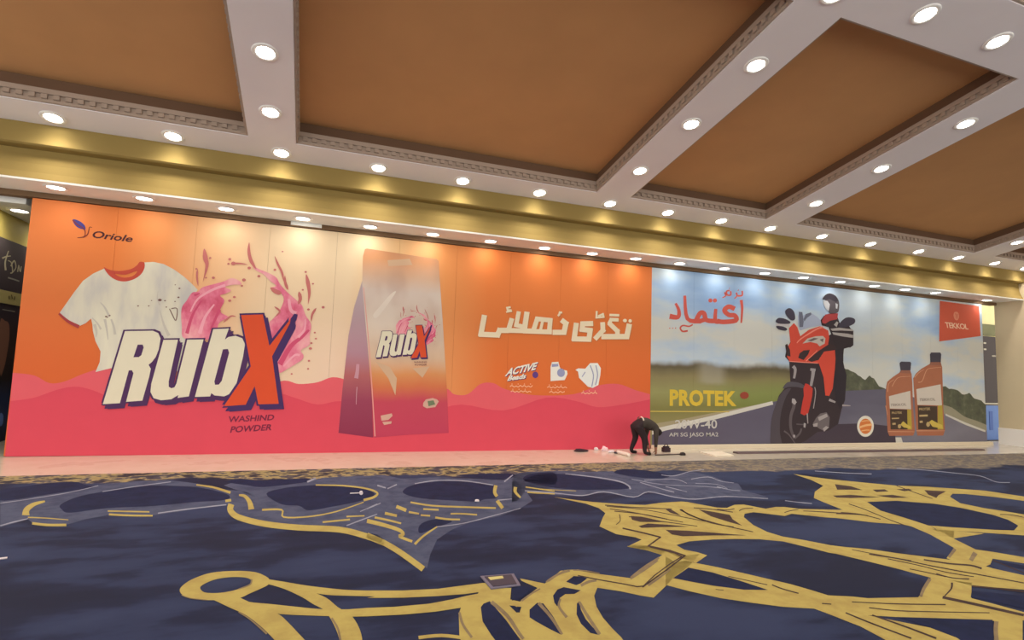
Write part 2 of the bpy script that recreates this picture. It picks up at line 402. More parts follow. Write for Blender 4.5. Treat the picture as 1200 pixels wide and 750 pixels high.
t.base(t.mix(t.step(z, 3.4, 1.2), top, low)); M_P1 = t.m
NP = 10
def panel(x0, x1, mat, par):
    g = .0015
    vs = lambda v: Vector((v.x, v.y, v.z + (fz(v.x)+.012 if v.z < 1 else 0)))
    return MB().box(x0+g, x1-g, D, D+.04, 0, HB, vs).build('panel', mat, par)
for i in range(NP): panel(BX0+i*L1/NP, BX0+(i+1)*L1/NP, M_P1, b1)
M_FRAME = plaster('grey_frame_backing', (120, 96, 80))
MB().box(BX0, BX1, D+.045, D+.10, .05, HB-.02, lambda v: v).build('backing_frame', M_FRAME, b1)
def layer(k): return .0015*(k+1)
# pink waves
w = Print(on_board, layer(0))
bot = [(761.7, 526), (600, 528.3), (400, 530.7), (200, 533), (6, 535)]
w.poly(cr([(15, 437), (40, 440), (58, 449), (76, 447), (98, 438), (125, 431), (170, 432), (230, 445), (300, 452), (333, 446), (350, 450), (372, 448), (390, 442), (410, 447), (440, 462), (480, 464), (520, 455), (532, 462), (548, 462), (563, 450), (578, 449), (592, 456), (625, 463), (672, 462), (700, 452), (724, 450), (744, 457), (761.6, 462)], False)+bot)
w.build('printed_wave', pm(222, 90, 98), b1)
w = Print(on_board, layer(1))
w.poly(cr([(12, 470), (40, 466), (66, 457), (88, 453), (108, 457), (140, 468), (200, 470), (260, 462), (320, 460), (345, 466), (372, 474), (400, 470), (440, 478), (500, 482), (540, 474), (590, 481), (640, 466), (675, 470), (700, 477), (730, 474), (761.6, 468)], False)+bot)
w.build('printed_wave', pm(214, 70, 86), b1)
# brand mark
A = lambda pts: crop(0, 220, 6, pts)
o = Print(on_board, layer(1)).text('Oriole', A([(650, 352), (930, 384), (938, 338), (655, 300)]), .02, .25, 1.0).build('brand_lettering', pm(74, 34, 40), b1)
bd = Print(on_board, layer(1)).poly(A([(510, 225), (540, 226), (575, 245), (598, 270), (600, 295), (580, 292), (548, 280), (525, 258)]), smooth=True).build('printed_bird_wing', pm(70, 60, 130), b1)
s_ = Print(on_board, layer(2)); s_.stroke(A([(512, 228), (540, 255), (590, 290), (600, 320), (590, 345), (545, 352)]), 1.6, .8); s_.stroke(A([(585, 350), (615, 330), (625, 300), (630, 278), (648, 280)]), 1.3, .6); s_.build('printed_bird_line', pm(120, 46, 40), bd)
# shirt
S = lambda pts: crop(60, 290, 6.667, pts)
t = T('printed_white_cotton', .65); n1 = t.noise(1.6, 4, (1.8, 1, .5)); t.base(t.ramp(n1, [(.36, rgb(196, 186, 176, KP)), (.5, rgb(216, 204, 182, KP)), (.62, rgb(224, 212, 186, KP))])); M_COT = t.m
body = S([(415, 165), (330, 203), (250, 260), (180, 350), (110, 450), (65, 513), (130, 570), (215, 617), (270, 592), (312, 556), (322, 600)]) + [(109, 388), (112, 400), (118, 412), (117, 424), (112, 436), (130, 431.5), (160, 432), (238, 437), (235, 400), (230, 378), (224, 362)] + S([(1085, 425), (1145, 330), (1100, 285), (1040, 230), (960, 172), (880, 130), (800, 113), (728, 117), (700, 190), (640, 240), (580, 258), (510, 248), (450, 212)])
sh = Print(on_board, layer(2)).poly(body).build('printed_shirt', M_COT, b1)
Print(on_board, layer(3)).poly(cr(S([(412, 157), (440, 168), (480, 180), (540, 184), (620, 170), (668, 142), (690, 115), (712, 113), (730, 122), (728, 165), (700, 212), (650, 247), (580, 266), (510, 255), (450, 215)])), [cr(S([(500, 206), (580, 213), (672, 184), (640, 222), (580, 236), (530, 226)]))]).build('printed_collar', pm(196, 74, 56), sh)
h = Print(on_board, layer(3)); h.stroke(S([(62, 516), (130, 575), (218, 620)]), 2.4, 4.2); h.build('printed_sleeve_hem', pm(166, 58, 60), sh)
fd = Print(on_board, layer(3))
for pts, a, b in (([(420, 560), (435, 640), (445, 720)], 3.2, 1), ([(385, 430), (420, 470), (455, 540)], 1, 3), ([(340, 600), (355, 660), (350, 700)], 4, 1), ([(470, 560), (490, 620), (500, 680)], 2, 3), ([(850, 490), (880, 600), (920, 690)], 1, 4), ([(320, 550), (360, 590), (390, 640)], 1, 2.5), ([(835, 340), (830, 400), (850, 450)], .6, 2)): fd.stroke(S(pts), a, b)
fd.build('printed_fold', pm(198, 186, 170), sh)
st = Print(on_board, layer(4))
for cx, cy, r in ((680, 457, 10), (763, 457, 9), (785, 415, 7), (850, 411, 20), (890, 416, 10), (1003, 320, 11), (995, 390, 12), (968, 422, 8), (970, 292, 7), (900, 466, 9), (430, 540, 12), (458, 532, 10), (440, 546, 8)): st.ell(60+cx/6.667, 290+cy/6.667, r*.75/6.667, r*.5/6.667, 10)
st.stroke(S([(925, 480), (950, 530), (975, 570), (985, 480), (940, 478)]), 1.0); st.build('printed_stain', pm(120, 84, 78), sh)
# splash
t = T('printed_pink_splash', .6); n1 = t.noise(2.2, 5, (1.3, 1, .8), .6)
t.base(t.ramp(n1, [(.34, rgb(208, 84, 110, KP)), (.45, rgb(224, 112, 136, KP)), (.54, rgb(232, 140, 152, KP)), (.66, rgb(238, 168, 166, KP))])); M_SPL = t.m
Q = lambda pts: crop(200, 280, 4.69, pts)
LEFTB = [(60, 385), (88, 340), (118, 296), (150, 290), (176, 266), (232, 250), (292, 234), (335, 216), (372, 228), (390, 250), (345, 252), (300, 264), (332, 282), (305, 300), (272, 312), (296, 340), (272, 398), (320, 430), (292, 445), (262, 470), (240, 545), (80, 550), (62, 480)]
RIGHTB = [(440, 118), (470, 158), (540, 188), (580, 212), (602, 250), (640, 292), (690, 336), (722, 366), (742, 420), (772, 470), (764, 530), (762, 582), (716, 612), (730, 640), (722, 664), (680, 692), (640, 716), (595, 736), (585, 690), (600, 600), (560, 560), (540, 470), (566, 436), (600, 392), (622, 330), (594, 286), (548, 270), (580, 258), (548, 232), (508, 194), (460, 166)]
DRIPS = [([(185, 55), (192, 110), (200, 150), (178, 235)], 36, 8), ([(148, 165), (145, 210), (152, 260)], 12, 8), ([(432, 20), (430, 70), (442, 120), (470, 165)], 14, 22), ([(330, 135), (380, 135), (425, 142)], 12, 5), ([(572, 95), (590, 140), (612, 185), (622, 235)], 10, 14), ([(745, 195), (756, 250), (762, 300), (755, 360)], 28, 8), ([(705, 290), (712, 330), (700, 360)], 24, 14), ([(800, 380), (778, 415), (772, 455)], 16, 8), ([(548, 268), (580, 290), (610, 300)], 22, 26), ([(570, 372), (600, 400), (570, 432)], 14, 6), ([(628, 200), (630, 240), (645, 280)], 8, 20), ([(290, 460), (330, 425), (362, 428)], 12, 5)]
DROPS = [(218, 105, 7), (325, 112, 9), (318, 137, 7), (345, 135, 13), (432, 160, 10), (485, 205, 9), (403, 226, 11), (392, 258, 7), (573, 170, 8), (615, 70, 5), (742, 182, 7), (782, 247, 6), (726, 280, 6), (838, 376, 9), (757, 388, 8), (798, 548, 6), (792, 515, 6), (773, 573, 7), (768, 602, 9), (760, 670, 7), (755, 714, 6), (665, 742, 6), (350, 320, 8), (325, 340, 9), (142, 165, 6), (235, 214, 9), (195, 214, 6)]
def splash(fn, k, par, lay, px):
    sp = Print(on_board, layer(lay)); sp.poly(fn(LEFTB), smooth=True); sp.build('printed_splash', M_SPL, par)
    sp2 = Print(on_board, layer(lay+.2)); sp2.poly(fn(RIGHTB), smooth=True)
    o = sp2.build('printed_splash', M_SPL, par)
    d = Print(on_board, layer(lay+.4))
    for pts, a, b in DRIPS: d.stroke(fn(pts), a*px, b*px, taper=True)
    for x, y, r in DROPS:
        c = fn([(x, y)])[0]; d.ell(c[0], c[1], r*px, r*px*.8, 8)
    d.build('printed_splash_drips', pm(198, 110, 104), par)
    hl = Print(on_board, layer(lay+.6))
    for pts, a, b in (([(110, 400), (150, 330), (230, 280), (300, 255)], 8, 16), ([(160, 520), (190, 430), (240, 360)], 22, 8), ([(650, 330), (660, 390), (690, 410)], 14, 22), ([(620, 700), (680, 640), (710, 640)], 8, 14), ([(700, 540), (735, 500), (740, 440)], 16, 6)): hl.stroke(fn(pts), a*px, b*px)
    hl.build('printed_splash_shine', pm(238, 160, 170), par)
    dk = Print(on_board, layer(lay+.6))
    for pts, a, b in (([(90, 520), (120, 420), (170, 340)], 20, 8), ([(220, 500), (250, 430), (270, 390)], 10, 18), ([(600, 690), (660, 590), (720, 540), (760, 500)], 30, 12), ([(130, 310), (160, 300)], 14, 8)): dk.stroke(fn(pts), a*px, b*px)
    dk.build('printed_splash_shade', pm(206, 76, 108), par)
splash(Q, 1, b1, 5, 1/4.69)
# RubX lettering
R_O = [(206, 168), (350, 166), (378, 178), (390, 205), (381, 262), (365, 302), (345, 328), (328, 342), (340, 362), (331, 405), (296, 527), (212, 533), (250, 385), (242, 370), (226, 371), (180, 540), (92, 545)]
R_H = [(272, 238), (298, 238), (303, 252), (291, 292), (278, 302), (250, 303)]
U_O = [(405, 213), (480, 212), (432, 428), (432, 455), (446, 463), (462, 458), (472, 438), (528, 212), (612, 211), (536, 505), (478, 513), (482, 498), (445, 520), (392, 525), (354, 514), (338, 482), (342, 440)]
B_O = [(662, 158), (743, 154), (722, 212), (740, 198), (778, 192), (812, 205), (826, 235), (816, 300), (782, 440), (757, 488), (718, 505), (668, 500), (652, 488), (646, 505), (567, 508)]
B_H = [(712, 262), (738, 260), (744, 280), (706, 425), (691, 444), (671, 445), (668, 428)]
X_O = [(806, 85), (918, 82), (952, 244), (1062, 104), (1058, 128), (966, 298), (1000, 543), (895, 546), (876, 452), (830, 548), (716, 556), (856, 350)]
def rubx(fn, par, lay, shadow=1.0):
    pv = Print(on_board, layer(lay))
    for poly in (R_O, U_O, B_O):
        for dx, dy in ((-8, -7), (-8, 6), (10, -8), (0, 8), (12, 8), (24, 14), (24, 26), (8, 24)): pv.poly(fn([(x+dx*shadow, y+dy*shadow) for x, y in poly]))
    root = pv.build('printed_lettering_shadow', pm(76, 42, 84), par)
    wv = Print(on_board, layer(lay+1)); wv.poly(fn(R_O), [fn(R_H)]); wv.poly(fn(U_O)); wv.poly(fn(B_O), [fn(B_H)]); wv.build('printed_lettering', pm(222, 208, 180), root if par.parent is None else par)
    xv = Print(on_board, layer(lay+1.5))
    for dx, dy in ((-9, -8), (-8, 8), (8, -9), (14, 6), (26, 16), (28, 28), (8, 26)): xv.poly(fn([(x+dx*shadow, y+dy*shadow) for x, y in X_O]))
    xv.poly(fn([(952, 258), (1080, 78), (1098, 82), (1092, 110), (985, 290)]))
    xv.build('printed_letter_x_shadow', pm(66, 40, 90), root if par.parent is None else par)
    Print(on_board, layer(lay+2.2)).poly(fn(X_O)).build('printed_letter_x', pm(214, 76, 40), root if par.parent is None else par)
    return root
RX = lambda pts: crop(100, 350, 4.412, pts)
rubx(RX, b1, 7)
wp = Print(on_board, layer(3)); wp.text('WASHIND', RX([(742, 640), (975, 628), (978, 598), (742, 608)]), .022, .12); wp.text('POWDER', RX([(748, 694), (962, 680), (966, 648), (752, 660)]), .022, .12)
wp.build('printed_small_lettering', pm(120, 34, 62), b1)
# powder bag
Bc = lambda pts: crop(380, 270, 3.0, pts)
t = T('printed_bag_foil', .6); x, y, z = t.xyz(); n1 = t.noise(1.5, 3, (1, 1, .6)); zz = t.math('ADD', t.math('DIVIDE', z, 4.06), t.math('MULTIPLY', t.math('SUBTRACT', n1, .5), .05))
zr = lambda py: on_board(450, py).z/4.06
bag_c = t.ramp(zz, [(zr(510), rgb(186, 58, 84, KP)), (zr(470), rgb(192, 66, 84, KP)), (zr(452), rgb(206, 112, 70, KP)), (zr(438), rgb(214, 140, 86, KP)), (zr(418), rgb(214, 178, 146, KP)), (zr(380), rgb(222, 200, 180, KP)), (zr(340), rgb(216, 194, 178, KP)), (zr(322), rgb(214, 170, 138, KP)), (zr(303), rgb(216, 150, 104, KP)), (zr(292), rgb(208, 142, 98, KP))])
n2 = t.step(t.noise(1.4, 2, (1.2, 1, .8), .5, (4, 0, 2)), .40, .70)
n2 = t.math('MULTIPLY', n2, t.step(z, 1.2, 2.2))
t.base(t.mix(t.math('MULTIPLY', n2, .35), bag_c, rgb(176, 130, 110, KP))); M_BAG = t.m
t = T('printed_bag_side', .6); x, y, z = t.xyz(); zz = t.math('DIVIDE', z, 4.06)
t.base(t.ramp(zz, [(zr(510), rgb(136, 44, 72, KP)), (zr(470), rgb(150, 60, 84, KP)), (zr(440), rgb(176, 96, 96, KP)), (zr(415), rgb(178, 130, 140, KP)), (zr(350), rgb(186, 160, 160, KP))])); M_BAGS = t.m
bg_ = Print(on_board, layer(3)).poly(Bc([(143, 66), (150, 64), (395, 101), (402, 108), (405, 160), (418, 350), (431, 560), (437, 712), (300, 718), (175, 728), (165, 560), (150, 380), (133, 190), (136, 90)])).build('printed_powder_bag', M_BAG, b1)
Print(on_board, layer(2)).poly(Bc([(133, 178), (105, 270), (85, 370), (64, 560), (50, 712), (172, 728), (166, 560), (152, 380)])).build('printed_bag_gusset', M_BAGS, bg_)
hl = Print(on_board, layer(4)); hl.stroke(Bc([(138, 200), (155, 380), (168, 560), (178, 724)]), .8, 1.4); hl.build('printed_bag_crease', pm(222, 150, 140), bg_)
fs = Print(on_board, layer(4)); fs.poly(Bc([(172, 296), (200, 262), (236, 222), (252, 216), (226, 256), (186, 306)]), smooth=True); fs.build('printed_bag_shine', pm(226, 206, 188), bg_)
fs = Print(on_board, layer(4)); fs.poly(Bc([(180, 460), (230, 480), (255, 520), (250, 580), (225, 520)])); fs.poly(Bc([(310, 485), (370, 478), (345, 518)])); fs.poly(Bc([(222, 105), (300, 100), (310, 122), (225, 126)])); fs.build('printed_bag_shade', pm(206, 166, 132), bg_)
mini = lambda pts: [(439.6+(p[0]-82)*.0655, 381+(p[1]-80)*.0815) for p in pts]
msp = lambda pts: [(464+(p[0]-60)*.0655, 357+(p[1]-20)*.0665) for p in pts]
splash(msp, 1, bg_, 4.3, .062)
rubx(mini, bg_, 6, .9)
tx = Print(on_board, layer(6)); tx.text('WASHING', [(485, 425.4), (500, 425.2), (500, 423.2), (485, 423.4)], .01); tx.text('POWDER', [(486, 428.6), (500, 428.4), (500, 426.4), (486, 426.6)], .01); tx.build('printed_bag_lettering', pm(110, 50, 60), bg_)
ic = Print(on_board, layer(5)); ic.poly(crop(430, 360, 5, [(330, 560), (345, 540), (385, 532), (410, 540), (420, 552), (400, 585), (350, 592), (328, 580)])); ic.poly(crop(430, 360, 5, [(80, 635), (145, 622), (150, 636), (125, 660), (85, 665)])); ic.poly(crop(430, 360, 5, [(90, 672), (145, 668), (142, 682), (100, 690)])); ic.build('printed_bag_badge', pm(206, 160, 140), bg_)
ic = Print(on_board, layer(6)); ic.poly(crop(430, 360, 5, [(355, 550), (390, 545), (400, 570), (360, 580)])); ic.build('printed_bag_emblem', pm(110, 120, 90), bg_)
sd = Print(on_board, layer(5)); sd.stroke(Bc([(118, 470), (116, 496), (112, 520)]), 3.5, 5); sd.stroke(Bc([(115, 550), (113, 580), (112, 612)]), 1.0, .8); sd.build('printed_gusset_lettering', pm(196, 140, 150), bg_)
# Urdu headline
H = lambda pts: crop(540, 340, 5.217, pts)
STK = [([(1030, 206), (1014, 284), (858, 284)], 30), ([(904, 200), (956, 250), (958, 284)], 26), ([(904, 208), (918, 180), (964, 182)], 20), ([(908, 152), (968, 154)], 14),
       ([(866, 196), (868, 246), (818, 300)], 27), ([(808, 204), (744, 206), (740, 240), (790, 246), (782, 300), (692, 298), (706, 200)], 29),
       ([(614, 182), (642, 204), (630, 258), (560, 258)], 29), ([(556, 256), (380, 250)], 27), ([(442, 250), (466, 176), (546, 184), (540, 250)], 26), ([(500, 186), (486, 246)], 16), ([(386, 254), (404, 132)], 30), ([(384, 224), (338, 214), (354, 130)], 24), ([(440, 250), (290, 246), (312, 172)], 27), ([(294, 246), (236, 246), (224, 274), (122, 270), (144, 152)], 30)]
DOT = [(1002, 186, 13, 11), (1034, 188, 11, 11)]
MRK = [([(830, 128), (828, 168), (872, 164), (868, 146), (838, 160)], 11), ([(618, 138), (604, 136), (600, 150), (592, 158)], 11), ([(304, 104), (282, 108), (286, 122), (310, 124)], 11), ([(276, 134), (312, 128)], 9)]
for k, (dx, dy, col, nm) in enumerate(((5, 5, (200, 116, 62), 'printed_headline_shadow'), (0, 0, (236, 214, 180), 'printed_urdu_headline'))):
    hp = Print(on_board, layer(2+k))
    for pts, w_ in STK+MRK: hp.stroke(H([(x+dx, y+dy) for x, y in pts]), w_*1.08/5.217, None, False)
    for x, y, a, b in DOT: hp.ell(540+(x+dx)/5.217, 340+(y+dy)/5.217, a/5.217, b/5.217, 8)
    hp.build(nm, pm(*col), b1)
# feature badges
for k, (d, c, nm) in enumerate(((4, (92, 44, 96), 'printed_badge_shadow'), (0, (234, 222, 206), 'printed_badge_lettering'))):
    a = Print(on_board, layer(2+k)); dd = lambda q: H([(x+d, y+d) for x, y in q])
    a.text('ACTIVE', dd([(268, 528), (462, 486), (472, 438), (284, 480)]), .04, .2); a.text('Beads', dd([(282, 556), (396, 540), (402, 508), (290, 524)]), .04, .2); a.build(nm, pm(*c), b1)
a = Print(on_board, layer(3)); a.ell(540+455/5.217, 340+518/5.217, 3.4, 3.8); a.build('printed_bead', pm(96, 60, 124), b1)
ic = Print(on_board, layer(3)).poly(H([(548, 470), (556, 440), (596, 438), (604, 470), (612, 484), (648, 492), (652, 512), (634, 550), (548, 556)])).build('printed_pack_icon', pm(232, 222, 208), b1)
Print(on_board, layer(4)).ell(540+612/5.217, 340+505/5.217, 4.6, 5).poly(H([(556, 452), (594, 450), (596, 466), (556, 470)])).build('printed_icon_detail', pm(150, 150, 180), ic)
ic = Print(on_board, layer(3)).poly(H([(700, 488), (716, 478), (760, 480), (790, 446), (836, 446), (856, 478), (852, 520), (840, 580), (806, 598), (776, 590), (722, 536), (716, 498)])).build('printed_shirt_icon', pm(228, 222, 212), b1)
s_ = Print(on_board, layer(4)); s_.stroke(H([(790, 460), (810, 520), (800, 590)]), 1.2); s_.stroke(H([(825, 460), (835, 520), (822, 580)]), 1.2); s_.stroke(H([(760, 500), (740, 530)]), 1); s_.build('printed_icon_detail', pm(150, 150, 176), ic)
cp = Print(on_board, layer(3))
def scribble(x0, x1, y, w_=1.0):
    n = int((x1-x0)/12)
    pts = [(x0+(x1-x0)*i/n, y+(-5 if i % 2 else 4)*(1 if i % 3 else .4)) for i in range(n+1)]
    cp.stroke(H(pts), w_)
    for i in range(1, n, 3): cp.ell(540+(x0+(x1-x0)*i/n)/5.217, 340+(y-14)/5.217, .7, .6, 6)
for grp in (((300, 438, 588), (305, 430, 620)), ((528, 648, 594), (540, 634, 624)), ((736, 832, 630),)):
    for a in grp:
        cp = Print(on_board, layer(3)); scribble(*a); cp.build('printed_urdu_caption', pm(240, 178, 140), b1)

# ================================================================== POSTER 2: motorcycle oil
b2 = empty('billboard', (BX1, D, 0), 'giant road scene poster with red motorcycle, rider and two oil bottles', 'billboard')
L2 = BX2-BX1
t = T('road_scene_print', .6, .3); x, y, z = t.xyz()
cl = t.noise(.55, 4, (.55, 1, 1.5), .55, (2.3, 0, .7)); u = t.math('DIVIDE', x, L2)
skyc = t.ramp(t.math('ADD', cl, t.math('MULTIPLY', t.step(z, 3.6, 2.0), .10)), [(.38, rgb(144, 168, 200, KP)), (.48, rgb(162, 182, 206, KP)), (.57, rgb(188, 196, 202, KP)), (.66, rgb(208, 202, 190, KP))])
midc = t.math('MULTIPLY', t.step(u, .40, .56), t.step(u, .74, .60))
skyc = t.mix(t.math('MULTIPLY', midc, .6), skyc, rgb(206, 202, 190, KP))
zn = t.math('ADD', z, t.math('MULTIPLY', t.math('SUBTRACT', t.noise(.9, 4, (.6, 1, .6), .6, (5, 0, 1)), .5), .5))
grass = t.ramp(t.math('ADD', t.math('MULTIPLY', zn, .5), t.math('MULTIPLY', t.noise(1.4, 3, (.35, 1, 1)), .0)), [(.25, rgb(142, 128, 82, KP)), (.45, rgb(126, 118, 66, KP)), (.62, rgb(146, 140, 88, KP)), (.78, rgb(136, 122, 82, KP)), (.90, rgb(98, 86, 64, KP)), (.96, rgb(120, 108, 90, KP))])
green = t.math('MULTIPLY', t.step(u, .12, .24), t.step(zn, 1.7, 1.2))
grass = t.mix(t.math('MULTIPLY', green, .5), grass, rgb(116, 132, 62, KP))
pale = t.math('MULTIPLY', t.step(u, .10, .13), t.step(u, .19, .16)); pale = t.math('MULTIPLY', pale, t.math('MULTIPLY', t.step(zn, 1.35, 1.5), t.step(zn, 1.95, 1.8)))
grass = t.mix(t.math('MULTIPLY', pale, .5), grass, rgb(170, 160, 140, KP))
zs = t.math('ADD', zn, t.math('MULTIPLY', t.step(u, .38, .46), .9))
t.base(t.mix(t.step(zs, 1.82, 2.0), grass, skyc)); M_P2 = t.m
for i in range(NP): panel(BX1+i*L2/NP, BX1+(i+1)*L2/NP, M_P2, b2)
MB().box(BX1, BX2, D+.045, D+.10, .05, HB-.02).build('backing_frame', M_FRAME, b2)
MB().box(BX1+.02, BX2+.1, 10.34, 10.425, .0, .085, lambda v: Vector((v.x, v.y, v.z+fz(v.x)+.001))).build('base_rail', plaster('pale_base_rail', (214, 196, 164)), b2)
P2 = lambda k: Print(on_board, layer(k))
BOT = [(1157, 522), (1100, 522.5), (900, 524), (764, 526)]
# hills, banks, road
t = T('printed_road', .6); n1 = t.noise(.7, 3, (.5, 1, 1.6)); x, y, z = t.xyz()
t.base(t.ramp(t.math('ADD', t.math('MULTIPLY', n1, .35), t.math('MULTIPLY', x, .045)), [(.2, rgb(92, 82, 98, KP)), (.45, rgb(100, 94, 108, KP)), (.62, rgb(126, 120, 130, KP)), (.75, rgb(112, 102, 110, KP))])); M_ROAD = t.m
t = T('printed_treeline', .6); n1 = t.noise(3, 5, (1, 1, 1), .7); t.base(t.ramp(n1, [(.35, rgb(76, 76, 64, KP)), (.55, rgb(94, 94, 74, KP)), (.7, rgb(120, 118, 96, KP))])); M_TREE = t.m
def jag(pts, a=1.2, step=3):
    out = []
    for (x0, y0), (x1, y1) in zip(pts[:-1], pts[1:]):
        n = max(1, int(math.hypot(x1-x0, y1-y0)/step))
        out += [(x0+(x1-x0)*i/n, y0+(y1-y0)*i/n+random.uniform(-a, a)) for i in range(n)]
    return out+[pts[-1]]
P2(0).poly(jag([(985, 430), (1000, 436), (1014, 446), (1019, 440), (1024, 444), (1030, 452), (1040, 457)], .8)+[(1040, 470), (985, 470)]).build('printed_treeline', M_TREE, b2)
P2(0).poly(jag([(1104, 452), (1112, 455), (1122, 458), (1130, 463), (1136, 460), (1142, 468), (1150, 470), (1155.4, 474)], 1.0)+[(1156, 506), (1130, 494), (1104, 484)]).build('printed_treeline', M_TREE, b2)
P2(1).poly(cr([(1104, 474), (1116, 478), (1130, 488), (1144, 493), (1156, 498)], False)+[(1156, 505), (1130, 496), (1104, 484)]).build('printed_bank', pm(152, 142, 118, .1), b2)
P2(0.5).poly([(764, 506), (790, 497), (830, 488), (870, 479), (905, 471), (950, 462), (990, 458), (1040, 456), (1072, 466), (1106, 478), (1130, 489), (1156.3, 502)]+BOT).build('printed_road', M_ROAD, b2)
vg = P2(.6); vg.poly([(764, 497), (800, 491), (850, 481), (905, 471), (870, 479), (830, 488), (790, 497), (764, 506)]); vg.build('printed_verge', pm(160, 144, 112), b2)
rl = P2(1.4); rl.poly([(764, 503), (835, 487), (905, 470), (906, 474), (838, 491.5), (780, 504.5), (764, 509.5)]); rl.poly(crop(1000, 330, 3.57, [(385, 552), (470, 590), (552, 622), (552, 630), (470, 600), (385, 560)])); rl.poly([(1047.5, 512.5), (1056, 512.5), (1059, 522.4), (1049, 522.6)]); rl.build('printed_road_line', pm(206, 196, 182), b2)
# Urdu slogan in red
U = lambda pts: crop(750, 310, 5.77, pts)
us = P2(1)
for pts, a, b in (([(684, 240), (690, 300), (684, 395)], 16, 9), ([(640, 300), (600, 285), (570, 310), (600, 340), (640, 345), (648, 378), (560, 388), (520, 380)], 24, 24), ([(536, 384), (508, 380), (512, 300)], 26, 16), ([(520, 382), (450, 376), (432, 330), (405, 330), (380, 376)], 24, 24), ([(440, 372), (400, 384)], 22, 22), ([(412, 382), (320, 366), (302, 210)], 26, 14), ([(240, 262), (262, 310), (256, 355), (200, 350)], 12, 28),
                   ([(690, 178), (690, 208), (660, 212)], 8, 9), ([(650, 190), (655, 212), (638, 230)], 9, 5), ([(662, 172), (666, 176)], 7, 7), ([(606, 176), (586, 180), (588, 204), (612, 206), (612, 180)], 8, 8), ([(590, 208), (572, 190), (578, 212), (556, 224)], 8, 5), ([(602, 160), (606, 162)], 6, 6),
                   ([(356, 406), (330, 418), (290, 412), (272, 430), (288, 452), (322, 448)], 7, 9)):
    us.stroke(U(pts), a*1.3/5.77, b*1.3/5.77)
for x_, y_, r_ in ((475, 243, 14), (506, 243, 14), (200, 430, 4), (220, 430, 4), (240, 430, 4)): us.ell(750+x_/5.77, 310+y_/5.77, r_/5.77, r_/5.77, 10)
us.build('printed_urdu_slogan', pm(208, 88, 74), b2)
# product lettering
K = lambda pts: crop(750, 420, 5.77, pts)
P2(2).text('PROTEK', K([(200, 322), (652, 324), (652, 220), (200, 208)]), .045, 0, 1.05).build('printed_product_name', pm(212, 176, 60), b2)
P2(2).ell(750+705/5.77, 420+250/5.77, 5.2, 4.2, 16).build('printed_red_mark', pm(150, 66, 50), b2)
sl_ = P2(2); sl_.stroke(K([(70, 358), (330, 359), (602, 361)]), 1.1); sl_.build('printed_rule', pm(206, 176, 84), b2)
ds = P2(3); ds.text('20W-40', K([(236, 476), (520, 474), (520, 414), (236, 416)]), .012); ds.text('API SG JASO MA2', K([(196, 536), (528, 536), (528, 500), (196, 502)]), .006)
ds.build('printed_grade_lettering', pm(196, 186, 176), b2)
# motorcycle with rider
V = lambda pts: crop(890, 330, 3.747, pts); V2 = lambda pts: crop(900, 330, 7.5, pts); V3 = lambda pts: crop(895, 420, 6.82, pts)
def pr(k, nm, c, par, polys=(), strokes=(), smooth=False, var=.04):
    q = P2(k)
    for p_ in polys: q.poly(p_, smooth=smooth)
    for p_, a, b in strokes: q.stroke(p_, a, b)
    return q.build(nm, pm(*c, var), par)
P2(1.5).poly([(905, 523.2), (908, 508), (940, 500), (980, 497), (1015, 496), (1048, 500), (1050, 521.8)], smooth=False).build('printed_road_shade', pm(70, 58, 68), b2)
bk = pr(2.4, 'printed_motorcycle', (58, 46, 50), b2, [V([(118, 300), (135, 265), (300, 240), (385, 180), (410, 225), (405, 285), (370, 295), (362, 345), (382, 410), (375, 520), (360, 560), (345, 625), (300, 655), (255, 660), (200, 700), (150, 725), (60, 722), (48, 660), (60, 570), (85, 500), (110, 468), (135, 440), (130, 350), (112, 330)])])
pr(3, 'printed_tyre', (78, 68, 74), bk, [V3([(58, 690), (52, 600), (62, 480), (90, 380), (125, 300), (170, 250), (215, 240), (180, 300), (150, 380), (130, 480), (128, 600), (140, 692)])], smooth=True)
pr(3.6, 'printed_wheel_disc', (96, 84, 86), bk, [], [(V3([(235, 330), (240, 380), (215, 460), (215, 560), (245, 640)]), 4, 3), (V3([(245, 640), (285, 600), (300, 560)]), 2.4, 2), (V3([(260, 525), (330, 530)]), 1.4, 1.4), (V3([(160, 580), (200, 610), (250, 680)]), 2, 1)])
pr(4, 'printed_wheel_highlight', (170, 158, 156), bk, [V3([(225, 320), (245, 322), (262, 350), (245, 372), (222, 352)]), V3([(318, 515), (335, 520), (330, 555), (316, 548)]), V3([(232, 610), (250, 612), (248, 632), (234, 630)])])
pr(4, 'printed_mudguard', (86, 78, 84), bk, [V3([(150, 240), (190, 190), (270, 192), (318, 215), (315, 238), (260, 228), (200, 228)])], smooth=True)
pr(4.2, 'printed_fork', (160, 148, 146), bk, [], [(V3([(232, 62), (250, 90), (240, 160)]), 4, 2.5), (V3([(395, 85), (390, 140), (375, 220)]), 4.5, 3), (V3([(370, 88), (412, 92)]), 3, 3)])
pr(4.6, 'printed_fork_guard', (196, 62, 52), bk, [V3([(315, 240), (330, 200), (352, 205), (390, 240), (385, 300), (368, 380), (352, 440), (322, 455), (292, 440), (305, 360), (318, 300)])])
pr(4.2, 'printed_engine', (110, 98, 98), bk, [V3([(390, 520), (420, 470), (450, 440), (500, 430), (525, 470), (520, 540), (480, 580), (440, 560)])])
pr(5, 'printed_engine_highlight', (168, 154, 150), bk, [V3([(430, 470), (500, 440), (510, 465), (440, 500)]), V3([(390, 525), (430, 515), (425, 545), (395, 545)]), V3([(470, 560), (495, 540), (520, 550), (480, 585)])], [(V3([(345, 440), (350, 520)]), 1.4, 1), (V3([(405, 230), (412, 280), (395, 400)]), 1, 1), (V3([(520, 330), (570, 350)]), 3, 2), (V3([(625, 375), (690, 378)]), 2.2, 1)])
